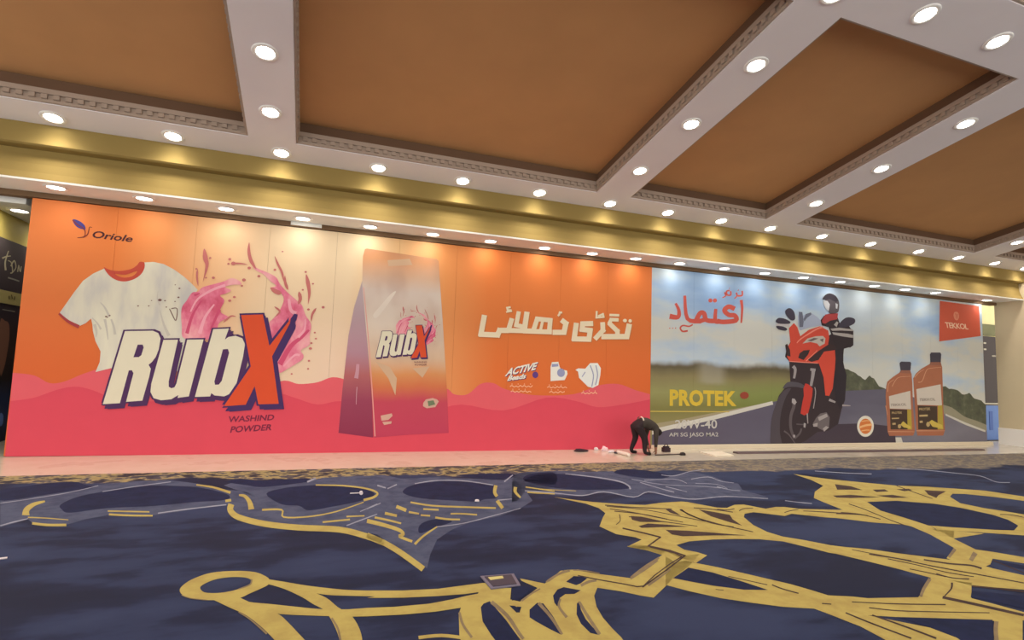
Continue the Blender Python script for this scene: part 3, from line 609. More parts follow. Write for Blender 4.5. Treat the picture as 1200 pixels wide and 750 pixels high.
fr = pr(5, 'printed_fairing', (212, 76, 58), bk, [V([(120, 330), (122, 285), (135, 270), (128, 205), (150, 182), (165, 200), (178, 240), (215, 212), (265, 196), (300, 215), (305, 245), (300, 275), (335, 300), (330, 380), (320, 470), (305, 502), (288, 500), (280, 420), (260, 360), (200, 355), (130, 348)])])
pr(6, 'printed_fairing_vent', (62, 46, 48), bk, [V2([(275, 630), (310, 605), (365, 600), (350, 640), (310, 690), (262, 670)]), V2([(148, 560), (165, 545), (190, 600), (195, 660), (165, 650)]), V2([(345, 690), (440, 610), (540, 545), (590, 570), (600, 600), (490, 615), (440, 690), (380, 705)])], smooth=False)
pr(6, 'printed_headlamp', (196, 182, 168), bk, [V2([(300, 545), (345, 500), (420, 480), (480, 478), (502, 500), (495, 545), (450, 570), (430, 545), (370, 530)])])
pr(6.6, 'printed_headlamp_shade', (110, 96, 92), bk, [V2([(340, 520), (400, 495), (440, 500), (380, 525)]), V2([(450, 510), (485, 500), (480, 535)])])
pr(6.6, 'printed_fairing_edge', (236, 140, 120), bk, [], [(V([(128, 350), (200, 355), (255, 358)]), 1, 1), (V2([(330, 700), (430, 605)]), 1, .6), (V2([(250, 540), (290, 500), (420, 420), (480, 400)]), 1, 2)])
pr(3, 'printed_windscreen', (168, 172, 188), bk, [V2([(262, 300), (280, 262), (300, 300), (370, 270), (430, 310), (460, 340), (470, 385), (380, 400), (280, 430), (262, 380)])])
pr(3.6, 'printed_instrument', (104, 104, 118), bk, [V2([(268, 265), (300, 268), (312, 350), (305, 400), (275, 400)]), V2([(310, 330), (330, 285), (375, 272), (380, 290), (340, 320), (318, 350)])])
pr(5.6, 'printed_mirror', (66, 58, 70), bk, [V2([(148, 260), (175, 235), (205, 240), (230, 275), (235, 330), (200, 340), (160, 300)]), V2([(65, 345), (90, 320), (140, 325), (190, 350), (185, 370), (120, 372), (80, 365)]), V2([(620, 385), (640, 350), (690, 315), (755, 325), (758, 365), (700, 395), (640, 402)]), V2([(70, 390), (130, 395), (165, 415), (150, 432), (90, 420)])], smooth=True)
pr(5, 'printed_hand_guard', (196, 184, 180), bk, [V2([(65, 370), (180, 365), (190, 395), (110, 395), (70, 388)])])
rd = pr(4.4, 'printed_rider', (54, 44, 48), bk, [V2([(460, 340), (490, 300), (600, 290), (630, 370), (700, 395), (748, 430), (748, 560), (720, 580), (660, 570), (660, 700), (640, 750), (560, 750), (590, 600), (560, 480), (530, 400), (470, 385)])])
pr(5.4, 'printed_rider_leg', (50, 42, 48), bk, [V([(330, 300), (370, 290), (365, 345), (380, 420), (372, 520), (350, 560), (335, 520), (325, 430), (335, 380)])])
pr(7, 'printed_jacket_collar', (170, 62, 62), bk, [V2([(470, 340), (500, 290), (560, 278), (612, 280), (605, 330), (540, 345), (500, 370), (475, 365)])])
pr(7, 'printed_sleeve_stripe', (176, 164, 156), bk, [V2([(545, 415), (620, 405), (740, 420), (745, 435), (640, 430), (560, 432)]), V2([(560, 445), (700, 458), (746, 470), (744, 495), (640, 480), (570, 465)]), V2([(575, 380), (600, 350), (615, 360), (600, 400)])])
hm = pr(7, 'printed_helmet', (88, 78, 82), bk, [V2([(475, 155), (500, 118), (540, 104), (590, 125), (618, 170), (622, 225), (610, 270), (560, 285), (530, 270), (525, 210), (500, 165)])], smooth=True)
pr(7.6, 'printed_visor', (200, 194, 192), bk, [V2([(480, 165), (520, 170), (540, 200), (530, 260), (505, 240), (485, 200)]), V2([(590, 190), (610, 200), (605, 240), (592, 235)])])
pr(8, 'printed_helmet_peak', (58, 50, 58), bk, [V2([(473, 155), (500, 118), (540, 104), (590, 125), (615, 170), (590, 180), (540, 155), (500, 160)])])
# seal
se = P2(3).ell(1014, 499.5, 9.8, 12.4, 24).build('printed_seal', pm(226, 214, 196), b2)
P2(3.6).ell(1014, 499.5, 7.2, 9, 20).build('printed_seal_disc', pm(214, 120, 62), se)
sb = P2(4.2); sb.stroke([(1006.5, 501), (1014, 498.5), (1021.5, 497.5)], 2.4, 2.4); sb.stroke([(1009, 505), (1014, 504), (1019, 504)], 1); sb.stroke([(1009, 494), (1014, 493), (1019, 493)], 1); sb.build('printed_seal_band', pm(236, 178, 120), se)
# oil bottles
O = lambda pts: crop(1030, 400, 6.25, pts)
def bottle(body, cap, neck, lab, dark, yel, wave):
    t_ = pr(2.4, 'printed_oil_bottle', (170, 104, 76), b2, [O(body)], var=.08)
    pr(3, 'printed_bottle_cap', (72, 66, 76), t_, [O(cap)])
    pr(2.8, 'printed_bottle_neck', (150, 96, 78), t_, [O(neck)])
    pr(3, 'printed_bottle_label', (208, 192, 176), t_, [O(lab)])
    pr(3.6, 'printed_bottle_label_dark', (74, 56, 46), t_, [O(dark)])
    pr(3.6, 'printed_bottle_label_yellow', (178, 152, 62), t_, [O(yel)])
    pr(3.6, 'printed_bottle_highlight', (204, 146, 112), t_, [], [(O(w_), 1.0, .5) for w_ in wave])
    return t_
ba = bottle([(52, 330), (60, 295), (100, 262), (150, 228), (160, 212), (228, 212), (238, 240), (243, 300), (248, 480), (262, 655), (250, 690), (75, 692), (62, 660), (52, 480), (48, 400)],
            [(150, 160), (160, 148), (228, 150), (235, 160), (230, 212), (158, 212)], [(158, 212), (228, 212), (232, 236), (152, 232)],
            [(72, 402), (228, 362), (234, 498), (78, 492)], [(78, 496), (205, 500), (208, 645), (84, 645)], [(205, 500), (234, 500), (240, 645), (208, 645)],
            [[(62, 370), (70, 310), (110, 280)], [(95, 330), (120, 285), (150, 262), (232, 256)], [(66, 660), (258, 662)], [(48, 470), (60, 540)]])
bb_ = bottle([(250, 270), (270, 235), (310, 200), (372, 165), (378, 150), (450, 150), (462, 190), (466, 320), (470, 480), (482, 650), (470, 690), (280, 690), (272, 640), (262, 480), (255, 360)],
             [(372, 95), (380, 82), (448, 82), (455, 95), (452, 152), (376, 152)], [(376, 152), (452, 152), (456, 176), (368, 176)],
             [(272, 350), (450, 315), (460, 470), (280, 465)], [(282, 470), (425, 475), (428, 645), (286, 645)], [(430, 470), (462, 468), (470, 645), (428, 645)],
             [[(258, 265), (290, 230), (330, 205)], [(285, 300), (315, 290), (345, 215), (372, 198), (455, 190)], [(272, 655), (480, 655)]])
for par, q1, q2, wq in ((ba, [(80, 476), (200, 470), (198, 452), (84, 458)], 84, 92), (bb_, [(292, 438), (412, 434), (410, 414), (296, 418)], 292, 296)):
    q = P2(4.4); q.text('TEKKOL', O(q1), .01); q.build('printed_bottle_brand', pm(120, 104, 96), par)
lb = P2(4.4); lb.text('PROTEK', O([(92, 532), (168, 530), (168, 514), (92, 516)]), .02); lb.stroke(O([(92, 565), (145, 563)]), 1.4); lb.stroke(O([(96, 605), (120, 603)]), 2.2); lb.ell(1030+148/6.25, 400+622/6.25, 1.9, 2.6, 12); lb.build('printed_bottle_text', pm(190, 160, 110), ba)
lb = P2(4.4); lb.text('PROTEK', O([(292, 506), (375, 504), (375, 484), (292, 488)]), .02); lb.stroke(O([(294, 545), (355, 543)]), 2.2); lb.stroke(O([(296, 590), (318, 588)]), 2.4); lb.ell(1030+358/6.25, 400+608/6.25, 2.2, 3, 12); lb.build('printed_bottle_text', pm(190, 160, 110), bb_)
for par, pts in ((ba, [(155, 610), (175, 585), (205, 610), (228, 620), (232, 640), (180, 630)]), (bb_, [(365, 590), (385, 575), (430, 600), (462, 612), (466, 640), (390, 625)])):
    pr(4.6, 'printed_splash_of_oil', (206, 176, 82), par, [O(pts)])
# red brand corner
B = lambda pts: crop(1090, 345, 12.5, pts)
fl_ = P2(2).poly(B([(140, 95), (712, 172), (738, 610), (130, 690)])).build('printed_red_corner', pm(208, 90, 66), b2)
q = P2(3); q.text('TEKKOL', B([(225, 490), (560, 515), (545, 435), (210, 405)]), .02, 0, .9); q.build('printed_brand_lettering', pm(242, 196, 164), fl_)
q = P2(3); q.poly(B([(340, 300), (352, 262), (395, 258), (420, 300), (415, 350), (385, 382), (350, 350)]), smooth=True); q.build('printed_brand_emblem', pm(226, 140, 110), fl_)
q = P2(3.8); q.stroke(B([(366, 280), (378, 310), (372, 345)]), 1.0, .6); q.stroke(B([(400, 285), (398, 330), (385, 360)]), .8, .5); q.build('printed_emblem_line', pm(206, 96, 72), fl_)

# ================================================================== SIDE BANNERS
def sbox(x0, x1, y0, y1, z0, z1): return MB().box(x0, x1, y0, y1, z0, z1)
bn = empty('banner', (-4.99, 12.4, fz(-5)), 'dark brown banner with cream brush lettering on the side wall past the orange poster', 'banner')
t = T('dark_banner_print', .6); x, y, z = t.xyz(); n1 = t.noise(1.2, 3)
t.base(t.ramp(t.math('DIVIDE', z, 3.6), [(0, rgb(40, 40, 52, KP)), (.12, rgb(46, 60, 96, KP)), (.22, rgb(44, 54, 86, KP)), (.30, rgb(50, 40, 40, KP)), (.45, rgb(70, 50, 42, KP)), (.62, rgb(64, 50, 54, KP)), (1, rgb(88, 74, 70, KP))])); M_BAN = t.m
sbox(-4.995, -4.97, 10.75, 14.2, fz(-5)+.003, 3.545).build('sheet', M_BAN, bn)
sbox(-4.97, -4.962, 10.75, 14.2, 2.46, 2.68).build('cream_stripe', pm(190, 168, 104), bn)
def on_left(px, py, off=0):
    d = ray(px, py); tt = (-4.97+off)/d.x; return EYE + d*tt
class PrintL(Print):
    def fix(s):
        for i, f in enumerate(s.f):
            a, b, c = (s.v[k] for k in f[:3])
            if (b-a).cross(c-a).x < 0: s.f[i] = f[::-1]
        return s
def lpoly(nm, c, polys=(), strokes=(), off=.003):
    q = PrintL(on_left, off)
    for pts, a, b in strokes: q.stroke(pts, a, b)
    for pts in polys:
        m = len(q.v); q.v += [q.P(p) for p in pts]; q.f.append(tuple(range(m, m+len(pts))))
    return q.fix().build(nm, pm(*c), bn)
LL = lambda pts: crop(0, 220, 7.5, pts)
lpoly('brush_lettering', (196, 178, 140), (), [(LL([(20, 620), (55, 605), (95, 600)]), 2.0, 1), (LL([(75, 555), (60, 600), (45, 660), (50, 725)]), 1, 2.2), (LL([(70, 640), (100, 660), (110, 740), (90, 750)]), 1, 1.4), (LL([(95, 690), (125, 640), (140, 700), (110, 745)]), 1.6, 1), (LL([(155, 740), (165, 680), (172, 730)]), 1.2, 1), (LL([(178, 740), (188, 690)]), 1.4, 1)])
lpoly('small_lettering', (160, 148, 130), (), [(crop(0, 300, 7.5, [(70, 190), (120, 205), (170, 222)]), 1.8, 1.5), (crop(0, 300, 7.5, [(20, 470), (80, 480), (132, 490)]), 1, 1)])
lpoly('stripe_lettering', (120, 100, 60), (), [(crop(0, 300, 7.5, [(80, 350), (82, 380)]), 1.4, 1.4), (crop(0, 300, 7.5, [(100, 340), (110, 375)]), 1.4, 1.4), (crop(0, 300, 7.5, [(130, 355), (128, 385)]), 1.4, 1.4)], .012)
lpoly('printed_food', (150, 100, 78), [cr([(0, 378), (6, 376), (10.5, 380), (11, 395), (9, 410), (5, 430), (0, 438)])])
lpoly('blue_glint', (110, 140, 200), [cr([(0, 486), (2, 484), (4, 488), (3, 497), (0, 499)])])

rb = empty('banner', (20.65, 11.2, fz(20.6)), 'narrow upright black banner with blue foot panel past the motorcycle poster', 'banner')
fb = fz(20.6)
sbox(20.25, 21.1, 11.2, 11.24, fb+.02, .98).build('blue_panel', pm(92, 116, 168, .1), rb)
sbox(20.25, 21.1, 11.2, 11.24, .985, 3.2).build('black_panel', pm(62, 52, 52), rb)
sbox(20.25, 21.1, 11.19, 11.199, 1.02, 1.06).build('pale_line', pm(180, 168, 150), rb)
sbox(20.7, 21.1, 11.19, 11.199, 2.55, 2.60).build('pale_line', pm(150, 138, 124), rb)
sbox(20.3, 20.42, 11.19, 11.199, 2.75, 2.80).build('pale_line', pm(190, 178, 160), rb)
sbox(20.3, 20.42, 11.19, 11.199, 2.95, 3.0).build('pale_line', pm(190, 178, 160), rb)
sbox(20.45, 20.62, 11.19, 11.199, .2, .8).build('dark_figure', pm(70, 92, 150), rb)
sbox(20.2, 21.15, 11.1, 11.34, fb+.001, fb+.02).build('base', pm(60, 52, 50), rb)
gl = sbox(20.25, 21.5, 11.34, 11.399, 3.25, 3.62).build('banner', pm(112, 108, 74, .2))
tag(gl, 'short dark green sign board above the narrow black banner', 'sign')
tw = MB().box(20.2, 21.8, 11.4, 11.6, -.2, 4.9).build('wall_end', pm(232, 214, 160, .08)); tag(tw, kind='structure')

# ================================================================== CARPET PATTERN (woven in: flat pile shapes)
CO = .012
def fp(k): return Print(on_floor, CO+.0007*(k+1))
c4 = lambda pts: crop(200, 650, 4.8, pts); c5 = lambda pts: crop(430, 660, 4.8, pts); c8 = lambda pts: crop(600, 640, 5.4545, pts)
c7 = lambda pts: crop(640, 580, 5.36, pts); d1 = lambda pts: crop(780, 580, 5.4545, pts); d2 = lambda pts: crop(780, 650, 5.4545, pts)
d3 = lambda pts: crop(920, 540, 4.286, pts); d4 = lambda pts: crop(980, 600, 5.4545, pts); d5 = lambda pts: crop(980, 650, 5.4545, pts)
e1 = lambda pts: crop(0, 540, 4, pts); e2 = lambda pts: crop(250, 540, 5, pts); e3 = lambda pts: crop(430, 540, 5, pts); e6 = lambda pts: crop(600, 530, 4, pts)
def gold(*polys, smooth=False, k=2, m=None, nm='gold_scroll'):
    for p in polys: fp(k).poly(p, smooth=smooth).build(nm, m or M_GOLD, car)
def navy(*polys, smooth=False, k=3, m=None, nm='navy_field'):
    for p in polys: fp(k).poly(p, smooth=smooth).build(nm, m or M_NAVY2, car)
def lines(name, m, k, lst, round_=True):
    for pts, a, b in lst:
        q = fp(k); q.stroke(pts, a, b, round_); q.build(name, m, car)
# ring and ribbons near the floor box
q = fp(2); q.poly(cr(c4([(50, 210), (72, 180), (130, 145), (230, 112), (360, 102), (470, 108), (530, 130), (555, 152), (548, 180), (500, 205), (440, 232), (385, 256), (300, 264), (200, 268), (110, 257), (65, 238)])), [cr(c4([(165, 195), (200, 170), (260, 148), (340, 137), (420, 140), (456, 158), (440, 180), (380, 205), (310, 222), (240, 228), (185, 222)]))]); q.build('gold_scroll', M_GOLD, car)
gold(cr(c4([(540, 148), (640, 164), (760, 184), (880, 199), (1000, 210), (1150, 214)]), False)[:] + c5([(0, 165), (200, 165), (400, 155), (550, 135), (650, 122), (700, 120), (690, 165), (600, 178), (550, 185), (400, 196), (200, 206), (0, 207)]) + cr(c4([(1150, 246), (1000, 243), (880, 238), (800, 226), (740, 222), (640, 200), (550, 178)]), False), k=2.2)
gold(cr(c4([(545, 176), (640, 205), (740, 252), (800, 290), (860, 322), (892, 362), (925, 425), (950, 500), (960, 600)]), False) + cr(c4([(1085, 600), (1075, 480), (1052, 410), (1010, 350), (940, 308), (880, 258), (800, 222), (700, 190), (600, 160)]), False), k=2.4)
gold(cr(c4([(370, 250), (440, 278), (560, 290), (700, 305), (850, 319), (1000, 320)]), False) + c5([(0, 264), (150, 258), (350, 240), (480, 215), (560, 195), (640, 180), (720, 205), (700, 232), (520, 264), (380, 286), (200, 302), (0, 312)]) + cr(c4([(1000, 362), (800, 356), (640, 349), (590, 340), (480, 300), (370, 262)]), False), k=2.6)
gold(cr(c4([(230, 262), (330, 310), (420, 352), (500, 412), (570, 480), (640, 560)]), False) + cr(c4([(820, 560), (740, 480), (665, 400), (600, 344), (480, 296), (380, 250)]), False), k=2.8)
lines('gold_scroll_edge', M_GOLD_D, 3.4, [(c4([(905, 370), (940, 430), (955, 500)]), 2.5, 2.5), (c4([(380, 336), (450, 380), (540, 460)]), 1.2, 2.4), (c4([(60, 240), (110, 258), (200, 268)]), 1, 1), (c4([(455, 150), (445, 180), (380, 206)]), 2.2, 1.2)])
# knot of ribbons beside the floor box
gold(c5([(640, 150), (812, 150), (806, 215), (860, 228), (960, 150), (870, 110), (860, 96), (1000, 125), (1090, 52), (1200, 45)]) + c8([(330, 163), (400, 164), (560, 190), (755, 216), (960, 66), (900, 45), (735, 10), (790, 0), (880, 10), (1115, 70)]) + c8([(1200, 60), (1130, 140), (1030, 215), (985, 265), (905, 342), (820, 328), (690, 300), (545, 278), (525, 330), (540, 400), (580, 470), (640, 540), (700, 600), (740, 660), (400, 690)]) + c5([(560, 520), (520, 430), (516, 300), (530, 256), (620, 190)]), k=2)
navy(c8([(112, 420), (160, 376), (200, 380), (260, 460), (300, 530), (310, 580), (240, 545), (150, 495), (112, 470)]), c8([(345, 240), (395, 203), (450, 208), (480, 218), (440, 250), (410, 262)]), c8([(262, 330), (290, 290), (330, 275), (440, 295), (400, 318), (340, 320), (305, 345), (290, 400), (270, 375)]), c8([(415, 380), (430, 365), (440, 420), (470, 480), (560, 585), (500, 570), (440, 510), (412, 450)]),
     c5([(640, 260), (655, 240), (690, 226), (720, 260), (780, 330), (830, 400), (860, 440), (900, 520), (780, 520), (700, 420), (650, 340)]), c5([(800, 250), (830, 252), (862, 268), (860, 290), (840, 290)]), c5([(812, 152), (870, 140), (935, 150), (860, 215), (815, 222)]), c5([(300, 425), (420, 415), (520, 425), (560, 500), (300, 500)]) if False else c8([(30, 400), (60, 402), (50, 432)]))
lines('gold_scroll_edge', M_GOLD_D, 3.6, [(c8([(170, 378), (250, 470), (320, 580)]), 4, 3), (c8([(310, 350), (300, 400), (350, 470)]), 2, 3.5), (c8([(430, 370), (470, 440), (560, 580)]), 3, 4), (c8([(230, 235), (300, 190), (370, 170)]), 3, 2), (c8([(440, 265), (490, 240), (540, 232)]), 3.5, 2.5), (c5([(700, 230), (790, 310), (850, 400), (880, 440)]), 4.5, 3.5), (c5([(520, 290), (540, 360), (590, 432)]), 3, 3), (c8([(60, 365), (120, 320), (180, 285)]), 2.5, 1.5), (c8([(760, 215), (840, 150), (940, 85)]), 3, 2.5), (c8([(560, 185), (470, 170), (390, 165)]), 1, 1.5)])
lines('brown_line', M_BROWNP, 3.8, [(c8([(420, 200), (560, 228), (700, 252), (800, 272), (840, 268), (910, 200), (1010, 125), (1085, 78), (1040, 55), (880, 15)]), 1.3, 1.1)], False)
lines('gold_scroll', M_GOLD, 2.1, [(c5([(290, 432), (420, 420), (560, 436)]), 4, 4), (c8([(0, 370), (60, 385), (110, 360)]), 4, 6)])
# spiky body above the zigzag, and the long ribbons to the end wall
gold(c7([(50, 20), (180, 38), (300, 52), (500, 66), (620, 70), (720, 56), (850, 48)]) + d1([(140, 52), (200, 64), (330, 88), (392, 90), (440, 70), (500, 68), (580, 84), (640, 95), (700, 84), (760, 84), (850, 95), (1000, 104), (1200, 110), (1280, 118), (1280, 176), (1200, 165), (1100, 150), (950, 135), (830, 120), (762, 142), (650, 128), (560, 118), (505, 128), (500, 150), (560, 200), (650, 245), (750, 275), (900, 300), (1050, 330), (1200, 348)]) +
     d4([(0, 228), (200, 245), (400, 274), (560, 294), (720, 314), (836, 326), (870, 330), (1000, 370), (1200, 415), (1260, 430), (1260, 520), (1200, 508), (1000, 492), (870, 482), (740, 450), (600, 430), (400, 375), (200, 325), (0, 277)]) + d1([(1050, 380), (900, 342), (750, 306), (600, 292), (450, 290), (300, 294), (150, 306), (68, 330), (120, 360), (200, 375), (266, 396), (195, 445), (60, 400), (0, 370)]) + c7([(700, 400), (720, 385), (640, 360), (510, 334), (600, 290), (560, 275), (440, 255), (335, 206), (356, 150), (372, 122), (330, 90), (250, 62)]), k=2.0)
navy(c7([(540, 165), (530, 140), (600, 145), (760, 180), (590, 178)]), c7([(580, 205), (640, 188), (760, 195), (900, 208), (700, 212), (600, 216)]), d1([(0, 232), (150, 238), (330, 252), (520, 268), (300, 268), (110, 274), (40, 262)]), d1([(210, 100), (330, 120), (410, 135), (430, 165), (490, 205), (400, 180), (290, 145)]), d1([(0, 100), (30, 98), (60, 115), (100, 142), (30, 122)]), smooth=False, m=M_BROWNP, nm='brown_field')
lines('brown_line', M_BROWNP, 3.4, [(c7([(400, 95), (560, 120), (700, 150), (860, 180)]), .8, .8), (c7([(380, 80), (600, 98), (800, 135), (1000, 175)]), .8, .8), (c7([(840, 100), (920, 140), (1040, 185), (1179, 210)]), 1.6, 1.0), (d1([(100, 100), (150, 135), (250, 170), (400, 210), (560, 245)]), 1.4, .9), (c7([(460, 130), (465, 170), (440, 195)]), 1, .8), (d1([(180, 90), (300, 100), (430, 118)]), 1, 1),
      (d4([(210, 280), (400, 310), (560, 345), (740, 380), (960, 420), (1200, 465)]), 1.2, 1.2), (d4([(330, 310), (520, 350), (700, 395), (880, 425)]), 1.0, 1.0), (d4([(560, 315), (720, 340), (860, 352), (930, 372)]), 1.6, 2.2), (d4([(640, 405), (740, 432), (850, 440)]), 1.0, 1.4), (d1([(760, 120), (800, 108), (850, 100)]), 1, .8), (d1([(470, 110), (500, 95), (560, 92)]), 1, .8)])
lines('brown_line', M_BROWNP, 3.5, [(c7([(480, 218), (600, 245), (718, 275), (642, 330), (780, 360), (872, 392), (760, 480), (605, 592)]), 1.7, 1.7)], False)
lines('brown_line', M_BROWNP, 3.45, [(c7([(370, 72), (520, 84), (700, 92), (790, 96)]), 1.2, .8), (c7([(520, 145), (620, 160), (800, 185), (950, 205)]), 1.0, .8), (c7([(430, 110), (600, 128), (760, 160)]), 1.0, .8), (d1([(330, 100), (390, 104), (440, 96)]), 1, 1), (d1([(880, 110), (1000, 116), (1200, 130)]), .8, 1.2), (d4([(100, 250), (300, 290), (480, 322)]), .8, 1), (d4([(470, 375), (600, 402), (700, 425)]), 1, 1), (d2([(400, 150), (560, 185), (650, 205)]), .8, 1)])
# lower ribbons
gold(d2([(0, 20), (60, 60), (130, 50), (200, 65), (330, 90), (480, 125), (650, 165), (800, 200), (920, 235), (1040, 272), (1200, 280)]) + d5([(200, 290), (525, 284), (605, 158), (700, 170), (865, 190), (865, 290), (1000, 325), (1200, 380), (1260, 395), (1260, 440), (1192, 432), (1192, 620), (1010, 620), (1010, 436), (800, 430), (600, 424), (460, 420), (385, 412), (200, 400)]) + d5([(600, 480), (770, 545), (900, 620), (420, 620), (290, 545), (150, 470)]) + d2([(1200, 455), (1050, 395), (950, 358), (750, 346), (550, 320), (350, 290), (150, 245), (0, 205)]), k=2.0)
navy(d2([(48, 162), (146, 94), (300, 125), (480, 180), (655, 238), (500, 236), (300, 210), (150, 182)]), d5([(385, 412), (600, 418), (1000, 430), (1010, 620), (880, 620), (770, 545), (600, 480)]), d5([(866, 244), (1000, 255), (1200, 275), (1260, 282), (1260, 372), (1200, 358), (1000, 312), (860, 285)]))
lines('brown_line', M_BROWNP, 3.6, [(d5([(680, 285), (820, 315), (1000, 355), (1200, 400)]), 3.2, 3.2), (d5([(870, 212), (1000, 225), (1200, 248)]), 1.8, 1.8), (d5([(740, 190), (735, 230), (690, 280)]), 2.6, 1.2), (d5([(100, 315), (400, 328), (700, 332)]), 1, 1.4), (d5([(210, 352), (400, 372), (700, 380), (980, 385)]), 1.2, 1), (d5([(60, 385), (230, 455), (480, 550)]), 1.6, 1.8), (d5([(230, 400), (430, 470), (640, 550)]), 1.6, 2.2), (d2([(680, 205), (750, 232), (850, 260)]), 1.4, 1.4), (d2([(1000, 325), (1060, 330)]), 1.2, 1.2), (d2([(320, 235), (370, 240)]), .8, .8)])
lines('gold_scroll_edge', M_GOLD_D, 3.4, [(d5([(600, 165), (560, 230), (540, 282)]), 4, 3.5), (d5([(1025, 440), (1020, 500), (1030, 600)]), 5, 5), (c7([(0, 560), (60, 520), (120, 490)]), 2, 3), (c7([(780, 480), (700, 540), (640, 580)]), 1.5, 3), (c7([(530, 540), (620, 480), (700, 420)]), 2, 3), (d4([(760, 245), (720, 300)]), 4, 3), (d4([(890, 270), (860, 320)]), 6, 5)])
# far scroll near the poster's end
gold(d3([(40, 70), (150, 87), (240, 98), (400, 114), (560, 129), (700, 134), (850, 144), (1000, 154), (1200, 184), (1260, 192), (1260, 216), (1200, 206), (1050, 186), (900, 171), (842, 170), (828, 185), (880, 218), (1000, 243), (1100, 258), (1200, 275), (1260, 282), (1260, 388), (1200, 381), (1000, 372), (850, 358), (735, 348), (800, 378)]) + d4([(600, 95), (750, 178), (890, 248), (1000, 264), (1200, 298), (1260, 308), (1260, 352), (1200, 338), (1000, 308), (985, 345), (900, 380), (705, 305), (752, 238), (600, 152), (480, 100), (430, 88), (240, 75), (0, 46)]) + d3([(200, 290), (0, 268), (0, 244), (100, 248), (290, 252), (200, 216), (145, 192), (150, 160), (192, 130), (130, 100)]), k=2.2)
navy(d3([(412, 212), (560, 206), (750, 221), (880, 241), (1040, 276), (1120, 302), (1172, 332), (1150, 356), (1050, 353), (850, 341), (720, 331), (600, 292), (480, 256)]), d4([(995, 318), (1100, 335), (1200, 352), (1260, 362), (1260, 385), (1200, 376), (1100, 356)]), k=3)
navy(d3([(700, 152), (810, 158), (770, 178), (760, 192), (720, 175)]), d3([(250, 122), (330, 132), (390, 152), (330, 150), (262, 150)]), d3([(240, 180), (330, 176), (480, 188), (330, 192), (260, 190)]), d3([(560, 148), (620, 145), (640, 152), (600, 158)]), d3([(440, 150), (500, 148), (520, 158), (460, 162)]), d3([(460, 180), (540, 176), (620, 190), (540, 192)]), k=3, m=M_BROWNP, nm='brown_field')
lines('brown_line', M_BROWNP, 3.2, [(d3([(320, 222), (400, 250), (520, 300), (600, 330)]), .9, .9), (d3([(280, 265), (380, 275), (480, 300)]), 1, 1), (d3([(560, 130), (640, 160), (740, 195)]), .8, .8), (d3([(1080, 275), (1140, 278), (1200, 290)]), 1, .8), (d4([(1000, 318), (1080, 350), (1200, 400)]), 1, 1), (d4([(0, 18), (120, 22), (200, 30)]), 1.2, 1)])
# grey scroll with pale highlights in the distance
def grey(*polys, k=1): 
    for p in polys: fp(k).poly(p).build('grey_scroll', M_GREYP, car)
grey(e1([(0, 190), (120, 180), (320, 150), (460, 118), (640, 100), (800, 96), (930, 112), (1060, 140), (1150, 150), (1200, 175)]) + e2([(60, 150), (130, 128), (200, 150), (300, 160), (560, 125), (640, 105), (760, 98), (1000, 90)]) + e3([(100, 88), (200, 110), (420, 100), (540, 106), (800, 118), (860, 85), (900, 74), (1000, 72), (1100, 70), (1100, 160), (940, 195), (970, 240), (900, 285), (780, 330), (600, 370), (500, 410), (410, 470), (370, 560), (352, 640), (200, 540), (60, 440), (0, 430)]) + e2([(760, 415), (560, 405), (380, 385), (200, 345), (110, 315), (80, 280), (100, 262)]) + e1([(1060, 215), (900, 235), (720, 262), (500, 262), (400, 280), (300, 310), (160, 305), (130, 280), (0, 320)]), k=.6)
navy(e1([(0, 145), (100, 128), (240, 108), (350, 104), (400, 118), (440, 130), (300, 150), (120, 180), (0, 192)]), e1([(285, 210), (380, 170), (560, 138), (700, 122), (800, 122), (930, 130), (1060, 160), (1060, 188), (900, 200), (720, 218), (500, 228), (330, 250), (290, 235)]),
     e2([(310, 200), (420, 165), (600, 148), (760, 150), (880, 170), (940, 195), (930, 215), (850, 245), (700, 275), (560, 298), (500, 270), (400, 262)]), e3([(212, 180), (270, 148), (400, 128), (560, 128), (740, 150), (742, 190), (760, 225), (690, 232), (640, 245), (520, 240), (330, 228), (230, 205)]), e3([(300, 415), (320, 375), (400, 350), (500, 362), (400, 400), (320, 432)]), e3([(915, 115), (960, 82), (1100, 78), (1100, 145), (1000, 140)]), e2([(80, 130), (160, 112), (300, 125), (440, 112), (570, 112), (550, 130), (300, 160), (200, 150)]), e3([(540, 88), (700, 80), (860, 82), (820, 112), (640, 106)]), smooth=True, k=1.4)
